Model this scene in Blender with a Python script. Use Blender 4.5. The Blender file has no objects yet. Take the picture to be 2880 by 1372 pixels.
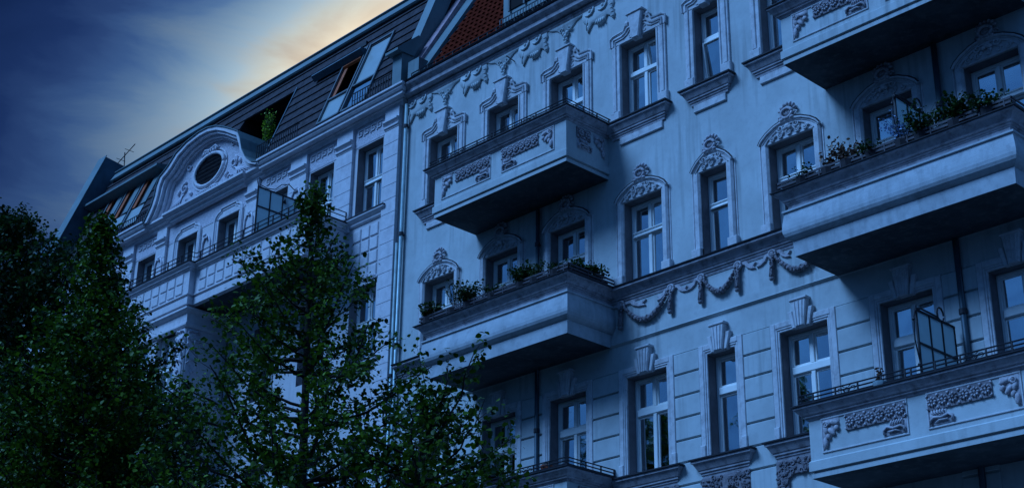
import bpy, bmesh, math, random
import numpy as np
from mathutils import Vector, Matrix
rnd = random.Random(7)
R = math.radians
scn = bpy.context.scene
C = scn.collection

# ------------------------------------------------------------------ camera
cam = bpy.data.cameras.new('camera'); camo = bpy.data.objects.new('camera', cam); C.objects.link(camo)
YAW, PITCH, ROLL = -0.80875706, 0.4084267, 0.01335866
fw = Vector((math.sin(YAW) * math.cos(PITCH), math.cos(YAW) * math.cos(PITCH), math.sin(PITCH)))
r0 = Vector((math.cos(YAW), -math.sin(YAW), 0)); u0 = r0.cross(fw)
rt = r0 * math.cos(ROLL) + u0 * math.sin(ROLL); up = -r0 * math.sin(ROLL) + u0 * math.cos(ROLL)
m = Matrix((rt, up, -fw)).transposed().to_4x4(); m.translation = Vector((0, -24, 1.6)); camo.matrix_world = m
cam.sensor_width = 36; cam.lens = 4263.645 / 2880 * 36; cam.clip_start = .3; cam.clip_end = 6000
scn.camera = camo

# ------------------------------------------------------------------ sky, light, exposure
SUN_EL, SUN_AZ = 48, 208          # soft overcast light from the open street side
w = bpy.data.worlds.new('World'); scn.world = w; w.use_nodes = True
nt = w.node_tree; nt.nodes.clear(); N = nt.nodes.new; LK = nt.links.new
out = N('ShaderNodeOutputWorld')
sky = N('ShaderNodeTexSky'); sky.sky_type = 'NISHITA'; sky.sun_disc = False
sky.sun_elevation = R(SUN_EL); sky.sun_rotation = R(SUN_AZ); sky.ozone_density = 6; sky.dust_density = .4
bg1 = N('ShaderNodeBackground'); bg1.inputs[1].default_value = .05
tint = N('ShaderNodeMix'); tint.data_type = 'RGBA'; tint.blend_type = 'MULTIPLY'; tint.inputs[0].default_value = 1
tint.inputs[7].default_value = (.015, .05, .12, 1)
LK(sky.outputs[0], tint.inputs[6]); LK(tint.outputs[2], bg1.inputs[0])
tc = N('ShaderNodeTexCoord')
def vm(op, a, b=None):
    n = N('ShaderNodeVectorMath'); n.operation = op
    if hasattr(a, 'links'): LK(a, n.inputs[0])
    else: n.inputs[0].default_value = a
    if b is not None:
        if hasattr(b, 'links'): LK(b, n.inputs[1])
        else: n.inputs[1].default_value = b
    return n.outputs['Value'] if op in ('DOT_PRODUCT', 'LENGTH') else n.outputs[0]
def mt(op, a, b=0., c=None):
    n = N('ShaderNodeMath'); n.operation = op
    for i, v in enumerate((a, b, c)):
        if v is None: continue
        if hasattr(v, 'links'): LK(v, n.inputs[i])
        else: n.inputs[i].default_value = v
    return n.outputs[0]
# the bright gap in the clouds behind the roofs: a stretched glow round the hidden low sun
def dirv(px, py): return (fw + rt * ((px - 1440) / 4263.6) - up * ((py - 686) / 4263.6)).normalized()
G = dirv(1080, 230); A_ = (dirv(1340, 0) - dirv(760, 340)); A_ = (A_ - G * A_.dot(G)).normalized(); B_ = G.cross(A_)
dv = vm('NORMALIZE', tc.outputs['Generated'])
dg = mt('MAXIMUM', vm('DOT_PRODUCT', dv, tuple(G)), .02)
a_ = mt('DIVIDE', vm('DOT_PRODUCT', dv, tuple(A_)), dg); b_ = mt('DIVIDE', vm('DOT_PRODUCT', dv, tuple(B_)), dg)
met = mt('SQRT', mt('ADD', mt('POWER', mt('MULTIPLY', a_, .52), 2), mt('POWER', b_, 2)))
mp = N('ShaderNodeMapping'); mp.inputs['Scale'].default_value = (3.2, 3.2, 9); mp.inputs['Rotation'].default_value = (.25, .35, .2)
LK(dv, mp.inputs[0])
nz = N('ShaderNodeTexNoise'); nz.inputs['Scale'].default_value = 2.6; nz.inputs['Detail'].default_value = 9; nz.inputs['Roughness'].default_value = .55; nz.inputs['Distortion'].default_value = .6
LK(mp.outputs[0], nz.inputs['Vector'])
nzv = mt('SUBTRACT', nz.outputs['Fac'], .5)
met2 = mt('ADD', met, mt('MULTIPLY', nzv, mt('MULTIPLY', mt('MINIMUM', met, .4), 1.0)))
ramp = N('ShaderNodeValToRGB'); LK(met2, ramp.inputs[0])
def lin(c): return tuple(((x / 255) / 12.92 if x / 255 <= .04045 else ((x / 255 + .055) / 1.055) ** 2.4) for x in c) + (1,)
cr = ramp.color_ramp
stops = [(0, (240, 224, 194)), (.040, (230, 215, 188)), (.055, (200, 205, 196)), (.071, (152, 178, 196)), (.088, (116, 146, 174)), (.104, (80, 112, 152)), (.120, (56, 86, 132)), (.14, (40, 64, 108)), (.17, (24, 43, 84)), (.22, (10, 24, 56)), (.32, (11, 27, 62)), (.52, (28, 64, 118)), (.78, (52, 102, 166))]
while len(cr.elements) < len(stops): cr.elements.new(.5)
for e, (p, c) in zip(cr.elements, stops): e.position = p; e.color = lin(c)
cl = N('ShaderNodeMix'); cl.data_type = 'RGBA'; cl.blend_type = 'MULTIPLY'; cl.inputs[0].default_value = 1
sepz = N('ShaderNodeSeparateXYZ'); LK(dv, sepz.inputs[0])
elf = mt('MAXIMUM', mt('MULTIPLY_ADD', sepz.outputs[2], 1.1, .46), .08)      # overcast: zenith brighter than the horizon
gain = mt('MULTIPLY', mt('MULTIPLY_ADD', nzv, 1.7, 1.0), elf)
cmb = N('ShaderNodeCombineColor'); LK(gain, cmb.inputs[0]); LK(gain, cmb.inputs[1]); LK(mt('MULTIPLY', mt('MULTIPLY_ADD', nzv, 1.45, 1.0), elf), cmb.inputs[2])
LK(ramp.outputs[0], cl.inputs[6]); LK(cmb.outputs[0], cl.inputs[7])
bg2 = N('ShaderNodeBackground'); bg2.inputs[1].default_value = 1.0; LK(cl.outputs[2], bg2.inputs[0])
add = N('ShaderNodeAddShader'); LK(bg1.outputs[0], add.inputs[0]); LK(bg2.outputs[0], add.inputs[1]); LK(add.outputs[0], out.inputs[0])

sl = bpy.data.lights.new('sun', 'SUN'); so = bpy.data.objects.new('sun', sl); C.objects.link(so)
sl.energy = 4.0; sl.angle = R(24); sl.color = (.185, .44, .92)
sd = Vector((math.sin(R(SUN_AZ)) * math.cos(R(SUN_EL)), math.cos(R(SUN_AZ)) * math.cos(R(SUN_EL)), math.sin(R(SUN_EL))))
so.rotation_euler = sd.to_track_quat('Z', 'Y').to_euler(); so.location = (0, -30, 40)
vs = scn.view_settings; vs.view_transform = 'Standard'; vs.look = 'None'; vs.exposure = 0; vs.gamma = 1; vs.use_curve_mapping = False
scn.cycles.max_bounces = 6; scn.cycles.diffuse_bounces = 3; scn.cycles.glossy_bounces = 3; scn.cycles.transparent_max_bounces = 8
scn.cycles.caustics_reflective = False; scn.cycles.caustics_refractive = False

# ------------------------------------------------------------------ materials
def newmat(name):
    mm = bpy.data.materials.new(name); mm.use_nodes = True
    t = mm.node_tree; b = t.nodes['Principled BSDF']; return mm, t, b
def mat(name, col, rough=.8, var=.12, scale=3., bump=.15, bscale=40., dirt=0., dcol=(.03, .03, .04), metallic=0., streak=0., coarse=0., spec=.3):
    mm, t, b = newmat(name); n = t.nodes.new; L = t.links.new
    g = n('ShaderNodeNewGeometry')
    a = n('ShaderNodeTexNoise'); a.inputs['Scale'].default_value = scale; a.inputs['Detail'].default_value = 6; a.inputs['Roughness'].default_value = .62
    L(g.outputs['Position'], a.inputs['Vector'])
    mr = n('ShaderNodeMapRange'); mr.inputs[1].default_value = .3; mr.inputs[2].default_value = .7; mr.inputs[3].default_value = 1 - var; mr.inputs[4].default_value = 1 + var * .6
    L(a.outputs['Fac'], mr.inputs[0])
    hs = n('ShaderNodeMix'); hs.data_type = 'RGBA'; hs.blend_type = 'MULTIPLY'; hs.inputs[0].default_value = 1; hs.inputs[6].default_value = (*col, 1)
    L(mr.outputs[0], hs.inputs[7]); last = hs.outputs[2]
    if streak:
        mp = n('ShaderNodeMapping'); mp.inputs['Scale'].default_value = (7, 7, .35); L(g.outputs['Position'], mp.inputs[0])
        s = n('ShaderNodeTexNoise'); s.inputs['Scale'].default_value = 1; s.inputs['Detail'].default_value = 5; L(mp.outputs[0], s.inputs['Vector'])
        s2 = n('ShaderNodeTexNoise'); s2.inputs['Scale'].default_value = .45; s2.inputs['Detail'].default_value = 3; L(g.outputs['Position'], s2.inputs['Vector'])
        q = n('ShaderNodeMath'); q.operation = 'MULTIPLY'; L(s.outputs['Fac'], q.inputs[0]); L(s2.outputs['Fac'], q.inputs[1])
        r_ = n('ShaderNodeMapRange'); r_.inputs[1].default_value = .27; r_.inputs[2].default_value = .42; r_.inputs[3].default_value = 0; r_.inputs[4].default_value = streak; L(q.outputs[0], r_.inputs[0])
        mx = n('ShaderNodeMix'); mx.data_type = 'RGBA'; L(r_.outputs[0], mx.inputs[0]); L(last, mx.inputs[6]); mx.inputs[7].default_value = (*[c * .45 for c in col], 1); last = mx.outputs[2]
    if dirt:
        d = n('ShaderNodeTexNoise'); d.inputs['Scale'].default_value = 5.5; d.inputs['Detail'].default_value = 9; d.inputs['Roughness'].default_value = .72; L(g.outputs['Position'], d.inputs['Vector'])
        r2 = n('ShaderNodeMapRange'); r2.inputs[1].default_value = .5; r2.inputs[2].default_value = .68; r2.inputs[3].default_value = 0; r2.inputs[4].default_value = dirt; L(d.outputs['Fac'], r2.inputs[0])
        m2 = n('ShaderNodeMix'); m2.data_type = 'RGBA'; L(r2.outputs[0], m2.inputs[0]); L(last, m2.inputs[6]); m2.inputs[7].default_value = (*dcol, 1); last = m2.outputs[2]
    L(last, b.inputs['Base Color'])
    b.inputs['Roughness'].default_value = rough; b.inputs['Metallic'].default_value = metallic; b.inputs['Specular IOR Level'].default_value = spec
    if bump:
        c = n('ShaderNodeTexNoise'); c.inputs['Scale'].default_value = bscale; c.inputs['Detail'].default_value = 4; L(g.outputs['Position'], c.inputs['Vector'])
        bp = n('ShaderNodeBump'); bp.inputs['Strength'].default_value = bump; bp.inputs['Distance'].default_value = .01 if not coarse else coarse
        L(c.outputs['Fac'], bp.inputs['Height']); L(bp.outputs[0], b.inputs['Normal'])
    return mm
M = {}
M['wallR'] = mat('pale blue plaster', (.50, .545, .56), .9, .2, .9, .4, 60, streak=.6, dirt=.22, dcol=(.25, .27, .3))
M['trimR'] = mat('painted stucco trim', (.60, .60, .63), .85, .18, 6, .35, 45, dirt=.45, dcol=(.2, .18, .2), streak=.35)
M['corniceR'] = mat('weathered stucco cornice', (.44, .42, .46), .88, .3, 5, .4, 40, dirt=.7, dcol=(.09, .08, .09), streak=.3)
M['lead'] = mat('dark lead flashing', (.035, .035, .045), .6, .3, 8, .2)
M['rollR'] = mat('sooty blue plaster', (.47, .51, .55), .88, .2, 2.5, .35, 50, dirt=.3, dcol=(.12, .13, .16), streak=.4)
M['reliefR'] = mat('relief stucco', (.50, .47, .51), .85, .25, 14, .5, 60, dirt=.75, dcol=(.1, .08, .09))
M['reliefD'] = mat('dark aged relief', (.25, .225, .25), .88, .3, 16, .5, 60, dirt=.7, dcol=(.05, .045, .055))
M['soffit'] = mat('shade-darkened soffit plaster', (.07, .08, .09), .95, .45, 1.2, .4, 60, dirt=.6, dcol=(.15, .16, .17))  # base colour darkened to carry the shade under the balconies; paler stains over it
M['wallL'] = mat('lilac grey render', (.62, .60, .63), .92, .12, 1.5, .6, 70, streak=.15)
M['roughL'] = mat('rough cast render', (.60, .57, .63), .95, .2, 9, 1.0, 26, coarse=.03)
M['trimL'] = mat('lilac grey stucco', (.67, .65, .69), .87, .14, 5, .3, 45, dirt=.25, dcol=(.25, .2, .24), streak=.15)
M['reliefL'] = mat('lilac relief stucco', (.62, .60, .66), .87, .2, 10, .5, 50, dirt=.4, dcol=(.2, .15, .18))
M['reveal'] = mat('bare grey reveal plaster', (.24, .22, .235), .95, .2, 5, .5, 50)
M['frame'] = mat('white painted window wood', (.86, .87, .86), .45, .06, 6, .05)
M['frameG'] = mat('grey roof window frame', (.10, .13, .15), .5, .2, 6, .1)
M['zinc'] = mat('grey zinc sheet', (.15, .21, .225), .5, .2, 1.6, .12, 12, metallic=.25, streak=.3)
M['zincD'] = mat('dark zinc sheet', (.06, .10, .13), .5, .3, 2, .12, 12, metallic=.25, streak=.3)
M['slate'] = mat('dark roof cladding', (.06, .052, .06), .85, .55, 5, .3, 30, spec=.12)
M['tile'] = mat('red clay roof tile', (.12, .017, .008), .95, .7, 9, .3, 40, spec=.03)
M['rust'] = mat('worn red wall coping', (.45, .30, .33), .9, .4, 6, .5, 40, dirt=.5, dcol=(.15, .1, .12))
M['iron'] = mat('black wrought iron', (.018, .02, .028), .5, .2, 10, .05)
M['ironG'] = mat('weathered iron slat', (.07, .06, .075), .6, .4, 10, .05)
M['wood'] = mat('orange wood strip', (.45, .09, .02), .6, .35, 8, .1)
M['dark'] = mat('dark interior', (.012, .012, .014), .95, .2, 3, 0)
M['curtain'] = mat('pale curtain', (.8, .8, .82), .95, .12, 8, .4, 10)
M['curtainG'] = mat('dark green patterned curtain', (.05, .12, .11), .95, .7, 14, .2, 20)
M['blind'] = mat('pleated blind', (.16, .22, .26), .9, .1, 8, .1)
M['panel'] = mat('frosted screen glass', (.55, .66, .70), .25, .12, 3, .05, 10, spec=.6)
M['pot'] = mat('terracotta pot', (.42, .10, .05), .8, .2, 10, .1)
M['planter'] = mat('dark planter box', (.03, .026, .032), .8, .3, 8, .1)
M['pipe'] = mat('zinc downpipe', (.30, .40, .42), .45, .25, 5, .1, metallic=.3)
M['bark'] = mat('dark bark', (.04, .032, .028), .95, .4, 12, .6, 30, coarse=.02)
M['asphalt'] = mat('asphalt', (.05, .05, .052), .9, .25, 3, .4, 60)
M['pave'] = mat('granite pavement', (.11, .11, .11), .9, .3, 3, .4, 50)
M['blue'] = mat('pale blue petals', (.35, .5, .75), .8, .3, 20, 0)
_t = M['panel'].node_tree; _b = _t.nodes['Principled BSDF']; _tr = _t.nodes.new('ShaderNodeBsdfTranslucent'); _tr.inputs[0].default_value = (.58, .72, .76, 1)
_m = _t.nodes.new('ShaderNodeMixShader'); _m.inputs[0].default_value = .6; _t.links.new(_b.outputs[0], _m.inputs[1]); _t.links.new(_tr.outputs[0], _m.inputs[2]); _t.links.new(_m.outputs[0], _t.nodes['Material Output'].inputs[0])
def glassmat(name, tintc, refl):
    mm, t, b = newmat(name); n = t.nodes.new; L = t.links.new
    t.nodes.remove(b); o = t.nodes['Material Output']
    gl = n('ShaderNodeBsdfGlossy'); gl.inputs['Color'].default_value = (*tintc, 1); gl.inputs['Roughness'].default_value = .03
    g = n('ShaderNodeNewGeometry'); nz_ = n('ShaderNodeTexNoise'); nz_.inputs['Scale'].default_value = 1.3; nz_.inputs['Detail'].default_value = 1
    L(g.outputs['Position'], nz_.inputs['Vector']); bp = n('ShaderNodeBump'); bp.inputs['Strength'].default_value = .35; bp.inputs['Distance'].default_value = .02
    L(nz_.outputs['Fac'], bp.inputs['Height']); L(bp.outputs[0], gl.inputs['Normal'])
    tr = n('ShaderNodeBsdfTransparent'); tr.inputs[0].default_value = (.62, .70, .72, 1)
    lw = n('ShaderNodeLayerWeight'); lw.inputs[0].default_value = .25
    mr = n('ShaderNodeMapRange'); mr.inputs[3].default_value = refl; mr.inputs[4].default_value = 1.0; L(lw.outputs['Fresnel'], mr.inputs[0])
    mx = n('ShaderNodeMixShader'); L(mr.outputs[0], mx.inputs[0]); L(tr.outputs[0], mx.inputs[1]); L(gl.outputs[0], mx.inputs[2]); L(mx.outputs[0], o.inputs[0])
    return mm
M['glass'] = glassmat('window glass', (.9, .97, 1), .74)
M['glassB'] = mat('sky-reflection toned skylight glass', (.40, .46, .46), .18, .1, 1.5, 0, spec=.8)  # pale diffuse base stands in for the sky reflected in the roof panes
def leafmat(name, c1, c2, dark=.5):
    mm, t, b = newmat(name); n = t.nodes.new; L = t.links.new
    at = n('ShaderNodeAttribute'); at.attribute_name = 'tone'
    mx = n('ShaderNodeMix'); mx.data_type = 'RGBA'; L(at.outputs['Fac'], mx.inputs[0]); mx.inputs[6].default_value = (*c1, 1); mx.inputs[7].default_value = (*c2, 1)
    L(mx.outputs[2], b.inputs['Base Color']); b.inputs['Roughness'].default_value = .5; b.inputs['Specular IOR Level'].default_value = .22
    tl = n('ShaderNodeBsdfTranslucent'); L(mx.outputs[2], tl.inputs[0]); ms = n('ShaderNodeMixShader'); ms.inputs[0].default_value = .22
    L(b.outputs[0], ms.inputs[1]); L(tl.outputs[0], ms.inputs[2]); L(ms.outputs[0], t.nodes['Material Output'].inputs[0])
    return mm
M['leaf'] = leafmat('linden leaves', (.008, .032, .004), (.13, .235, .012))
M['leafD'] = leafmat('dark tree leaves', (.005, .020, .006), (.05, .11, .016))
M['leafB'] = leafmat('balcony greenery', (.015, .035, .012), (.09, .13, .035))
M['leafY'] = leafmat('bright terrace shrub leaves', (.12, .25, .02), (.45, .62, .05))
M['leafR'] = leafmat('reddish plant leaves', (.10, .05, .04), (.32, .20, .12))

# ------------------------------------------------------------------ mesh helpers
class MB:
    def __init__(s): s.v = []; s.f = []
    def add(s, vs_, fs):
        o = len(s.v); s.v += [tuple(p) for p in vs_]; s.f += [tuple(i + o for i in f) for f in fs]; return s
    def box(s, x0, x1, y0, y1, z0, z1):
        return s.add([(x0, y0, z0), (x1, y0, z0), (x1, y1, z0), (x0, y1, z0), (x0, y0, z1), (x1, y0, z1), (x1, y1, z1), (x0, y1, z1)],
                     [(0, 3, 2, 1), (4, 5, 6, 7), (0, 1, 5, 4), (1, 2, 6, 5), (2, 3, 7, 6), (3, 0, 4, 7)])
    def cbox(s, x0, x1, yb, yf, z0, z1, c=.015):   # box proud of a wall towards -y with a chamfered front
        return s.add([(x0, yb, z0), (x1, yb, z0), (x1, yb, z1), (x0, yb, z1), (x0, yf + c, z0), (x1, yf + c, z0), (x1, yf + c, z1), (x0, yf + c, z1),
                      (x0 + c, yf, z0 + c), (x1 - c, yf, z0 + c), (x1 - c, yf, z1 - c), (x0 + c, yf, z1 - c)],
                     [(8, 9, 10, 11), (4, 5, 9, 8), (5, 6, 10, 9), (6, 7, 11, 10), (7, 4, 8, 11), (0, 1, 5, 4), (1, 2, 6, 5), (2, 3, 7, 6), (3, 0, 4, 7), (0, 3, 2, 1)])
    def prism(s, poly, yb, yf, ins=0.):            # polygon in x,z; back yb, front yf (smaller); inset chamfer
        A = sum(poly[i][0] * poly[(i + 1) % len(poly)][1] - poly[(i + 1) % len(poly)][0] * poly[i][1] for i in range(len(poly)))
        if A < 0: poly = poly[::-1]
        n = len(poly); P0 = [(x, yb, z) for x, z in poly]
        if ins:
            inn = []
            for i in range(n):
                a = Vector(poly[i - 1]); b = Vector(poly[i]); c = Vector(poly[(i + 1) % n])
                d1 = (b - a); d2 = (c - b)
                n1 = Vector((-d1.y, d1.x)); n2 = Vector((-d2.y, d2.x))
                if n1.length > 1e-9: n1.normalize()
                if n2.length > 1e-9: n2.normalize()
                k = n1 + n2
                k = k / max(.5, k.dot(k) / 2 * 1.0) if k.length > 1e-6 else n1
                inn.append((b.x + k.x * ins, b.y + k.y * ins))
            P1 = [(x, yf + ins, z) for x, z in poly]; P2 = [(x, yf, z) for x, z in inn]
            vs_ = P0 + P1 + P2; fs = [tuple(range(2 * n, 3 * n)), tuple(range(n))[::-1]]
            for i in range(n):
                j = (i + 1) % n; fs += [(i, j, n + j, n + i), (n + i, n + j, 2 * n + j, 2 * n + i)]
        else:
            P1 = [(x, yf, z) for x, z in poly]; vs_ = P0 + P1; fs = [tuple(range(n, 2 * n)), tuple(range(n))[::-1]]
            for i in range(n): j = (i + 1) % n; fs.append((i, j, n + j, n + i))
        return s.add(vs_, fs)
    def prismx(s, poly, x0, x1):                    # polygon in y,z extruded along x
        n = len(poly); vs_ = [(x0, y, z) for y, z in poly] + [(x1, y, z) for y, z in poly]
        fs = [tuple(range(n)), tuple(range(n, 2 * n))[::-1]] + [(i, (i + 1) % n, n + (i + 1) % n, n + i) for i in range(n)]
        return s.add(vs_, fs)
    def sweep(s, prof, path):                       # prof [(out,z)], path [(x,y)] walked with the outside on the right-hand
        P = [Vector(p) for p in path]; k = len(P); offs = []
        for i in range(k):
            ns = []
            if i > 0: d = (P[i] - P[i - 1]).normalized(); ns.append(Vector((d.y, -d.x)))
            if i < k - 1: d = (P[i + 1] - P[i]).normalized(); ns.append(Vector((d.y, -d.x)))
            n_ = sum(ns, Vector((0, 0))) / len(ns); n_ = n_ / max(n_.dot(n_), .25); offs.append(n_)
        m_ = len(prof); vs_ = [(P[i].x + offs[i].x * o, P[i].y + offs[i].y * o, z) for i in range(k) for o, z in prof]
        fs = [(i * m_ + j, i * m_ + j + 1, (i + 1) * m_ + j + 1, (i + 1) * m_ + j) for i in range(k - 1) for j in range(m_ - 1)]
        fs += [tuple(range(m_)), tuple(range((k - 1) * m_, k * m_))[::-1]]
        return s.add(vs_, fs)
    def tube(s, pts, r, n=6, taper=None):
        P = [Vector(p) for p in pts]; k = len(P); vs_ = []; prev = None
        for i in range(k):
            t = (P[min(i + 1, k - 1)] - P[max(i - 1, 0)]).normalized()
            a = prev if prev is not None else (Vector((0, 0, 1)) if abs(t.z) < .9 else Vector((1, 0, 0)))
            a = (a - t * a.dot(t))
            if a.length < 1e-4: a = t.orthogonal()
            a.normalize(); prev = a; b = t.cross(a)
            rr = r if taper is None else r * (1 + (taper - 1) * i / (k - 1))
            vs_ += [P[i] + (a * math.cos(2 * math.pi * j / n) + b * math.sin(2 * math.pi * j / n)) * rr for j in range(n)]
        fs = [(i * n + j, i * n + (j + 1) % n, (i + 1) * n + (j + 1) % n, (i + 1) * n + j) for i in range(k - 1) for j in range(n)]
        fs += [tuple(range(n))[::-1], tuple(range((k - 1) * n, k * n))]
        return s.add(vs_, fs)
    def blob(s, c, rx, ry, rz, rot=0., n=7, mm_=4):  # ellipsoid, rot in the x,z plane
        vs_ = []; cr_, sr_ = math.cos(rot), math.sin(rot)
        for i in range(mm_ + 1):
            th = math.pi * i / mm_
            for j in range(n):
                ph = 2 * math.pi * j / n; x, y, z = rx * math.sin(th) * math.cos(ph), ry * math.sin(th) * math.sin(ph), rz * math.cos(th)
                vs_.append((c[0] + x * cr_ - z * sr_, c[1] + y, c[2] + x * sr_ + z * cr_))
        fs = [(i * n + j, i * n + (j + 1) % n, (i + 1) * n + (j + 1) % n, (i + 1) * n + j) for i in range(mm_) for j in range(n)]
        return s.add(vs_, fs)
    def scroll(s, c, r, turns=1.4, rad=.014, flip=1, a0=0., y=0., n=14):
        pts = []
        for i in range(n + 1):
            t = i / n; a = a0 + flip * turns * 2 * math.pi * t; q = r * (1 - .78 * t)
            pts.append((c[0] + math.cos(a) * q, y, c[1] + math.sin(a) * q))
        return s.tube(pts, rad, 5, .6)
    def mesh(s, name, smooth=False):
        me = bpy.data.meshes.new(name); me.from_pydata(s.v, [], s.f); me.update()
        bm = bmesh.new(); bm.from_mesh(me); bmesh.ops.remove_doubles(bm, verts=bm.verts, dist=1e-5); bmesh.ops.recalc_face_normals(bm, faces=bm.faces); bm.to_mesh(me); bm.free()
        if smooth: me.polygons.foreach_set('use_smooth', [True] * len(me.polygons))
        return me
WL = {}
def link(name, me, parent=None, loc=(0, 0, 0), rot=None, material=None, **props):
    """me may be a mesh or None (Empty); loc is where the mesh origin stands in the world"""
    o = bpy.data.objects.new(name, me); C.objects.link(o); p = WL[parent.name] if parent else Vector((0, 0, 0))
    o.location = Vector(loc) - p; WL[o.name] = Vector(loc)
    if rot: o.rotation_euler = rot
    if parent: o.parent = parent
    if me is not None and material and not me.materials: me.materials.append(M[material])
    for k, v in props.items(): o[k] = v
    return o
def thing(name, label, cat, loc=(0, 0, 0), group=None):
    o = link(name, None, None, loc); o['label'] = label; o['category'] = cat
    if group: o['group'] = group
    return o
def put(mb, name, material, parent, smooth=False, **props):
    """absolute-coordinate MB as a child of parent"""
    p = WL[parent.name] if parent else Vector((0, 0, 0))
    c = Vector(mb.v[0]) if not props.pop('keep', False) else p
    mb.v = [(a - c.x, b - c.y, d - c.z) for a, b, d in mb.v]
    return link(name, mb.mesh(name, smooth), parent, c, None, material, **props)
def mirror(pts): return pts + [(-x, z) for x, z in reversed(pts) if abs(x) > 1e-6]
def spin(c, r, n=10, a0=0, a1=2 * math.pi, y=0, sx=1, sz=1):
    return [(c[0] + math.cos(a0 + (a1 - a0) * i / n) * r * sx, y, c[1] + math.sin(a0 + (a1 - a0) * i / n) * r * sz) for i in range(n + 1)]

# ------------------------------------------------------------------ ground
def struct(name, mb, material): return put(mb, name, material, None, kind='structure')
struct('ground', MB().box(-900, 900, -900, 900, -.4, 0), 'asphalt')
struct('street_pavement', MB().box(-120, 60, -10.5, .02, 0, .13), 'pave')
kb = MB()
for i in range(150): kb.box(-120 + i * 1.2, -120 + i * 1.2 + 1.18, -10.66, -10.505, 0, .14)
struct('kerb', kb, 'pave')
struct('road', MB().box(-120, 60, -22, -10.67, .0, .004), 'asphalt')

# ------------------------------------------------------------------ shared window meshes
def window_frame_mesh(w_, h, tz, th, door=0., fancy=False):
    """outer frame, transom and mullion; origin at the centre of the head, front at y=0"""
    mb = MB(); hw = w_ / 2; f = .075
    mb.cbox(-hw, -hw + f, .09, 0, -h, 0); mb.cbox(hw - f, hw, .09, 0, -h, 0)
    mb.cbox(-hw + f, hw - f, .09, 0, -f, 0); mb.cbox(-hw + f, hw - f, .09, 0, -h, -h + f)
    mb.cbox(-hw + f, hw - f, .085, -.03, tz - th, tz, .02)
    if fancy: mb.cbox(-hw + f, hw - f, .08, -.055, tz - .035, tz, .012); mb.cbox(-hw + f, hw - f, .08, -.055, tz - th, tz - th + .035, .012)
    if w_ > .9: mb.cbox(-.045, .045, .085, -.015, tz + .0, -f, .01); mb.cbox(-.05, .05, .085, -.02, -h + f, tz - th, .012)
    return mb.mesh('window_frame')
def sash_mesh(w_, h):
    mb = MB(); b = .045
    mb.cbox(0, b, .05, 0, 0, h, .01); mb.cbox(w_ - b, w_, .05, 0, 0, h, .01); mb.cbox(b, w_ - b, .05, 0, h - b, h, .01); mb.cbox(b, w_ - b, .05, 0, 0, b, .01)
    return mb.mesh('sash')
MESH = {}
def get(key, fn, mname):
    if key not in MESH:
        me = fn(); me.materials.append(M[mname]); MESH[key] = me
    return MESH[key]
def pane_mesh(w_, h):
    mb = MB().box(0, w_, 0, .006, 0, h); return mb.mesh('pane')
def window(house, x, ztop, zbot, w_, y, tz=-.72, th=.14, frame='frame', tilt=None, inner=None, fancy=False, glass='glass'):
    h = ztop - zbot
    fr = link('window', get(('wf', w_, h, tz, th, fancy, frame), lambda: window_frame_mesh(w_, h, tz, th, 0, fancy), frame), house, (x, y, ztop))
    hw = w_ / 2; f = .075; cols = [(-hw + f, -.045), (.045, hw - f)] if w_ > .9 else [(-hw + f, hw - f)]
    rows = [(tz + .002, -f), (-h + f, tz - th)]
    for ri, (z0, z1) in enumerate(rows):
        for ci, (a, b) in enumerate(cols):
            sw, sh = round(b - a, 4), round(z1 - z0, 4); rot = None; dy = .02
            if tilt and tilt[0] == ri and tilt[1] == ci: rot = (R(tilt[2]), 0, 0) if tilt[3] == 'x' else (0, 0, R(tilt[2])); dy = .06
            link('sash', get(('sa', sw, sh), lambda: sash_mesh(sw, sh), 'frame'), fr, (x + a, y + dy, ztop + z0), rot)
            e = (rnd.uniform(-.015, .015), 0, rnd.uniform(-.03, .03)) if not rot else rot
            link('pane', get(('pa', sw, sh, glass), lambda: pane_mesh(sw - .09, sh - .09), glass), fr, (x + a + .045, y + dy + .022 + (.02 if rot else 0), ztop + z0 + .045), e)
    if inner:
        for kind, z0, z1, xa, xb in inner:
            mb = MB(); n = 14
            for i in range(n):
                a = xa + (xb - xa) * i / n; b = xa + (xb - xa) * (i + 1) / n; d = .03 * (i % 2)
                if kind == 'blind': break
                mb.add([(x + a, y + .2 + d, ztop + z0), (x + b, y + .2 + .03 - d, ztop + z0), (x + b, y + .2 + .03 - d, ztop + z1), (x + a, y + .2 + d, ztop + z1)], [(0, 1, 2, 3)])
            if kind == 'blind':
                k = int((z1 - z0) / .06)
                for i in range(k):
                    za = z0 + (z1 - z0) * i / k; zb = z0 + (z1 - z0) * (i + 1) / k; zm = (za + zb) / 2
                    mb.add([(x + xa, y + .16, ztop + za), (x + xb, y + .16, ztop + za), (x + xb, y + .19, ztop + zm), (x + xa, y + .19, ztop + zm), (x + xb, y + .16, ztop + zb), (x + xa, y + .16, ztop + zb)], [(0, 1, 2, 3), (3, 2, 4, 5)])
            put(mb, 'blind' if kind == 'blind' else 'curtain', kind, fr)
    return fr
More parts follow.
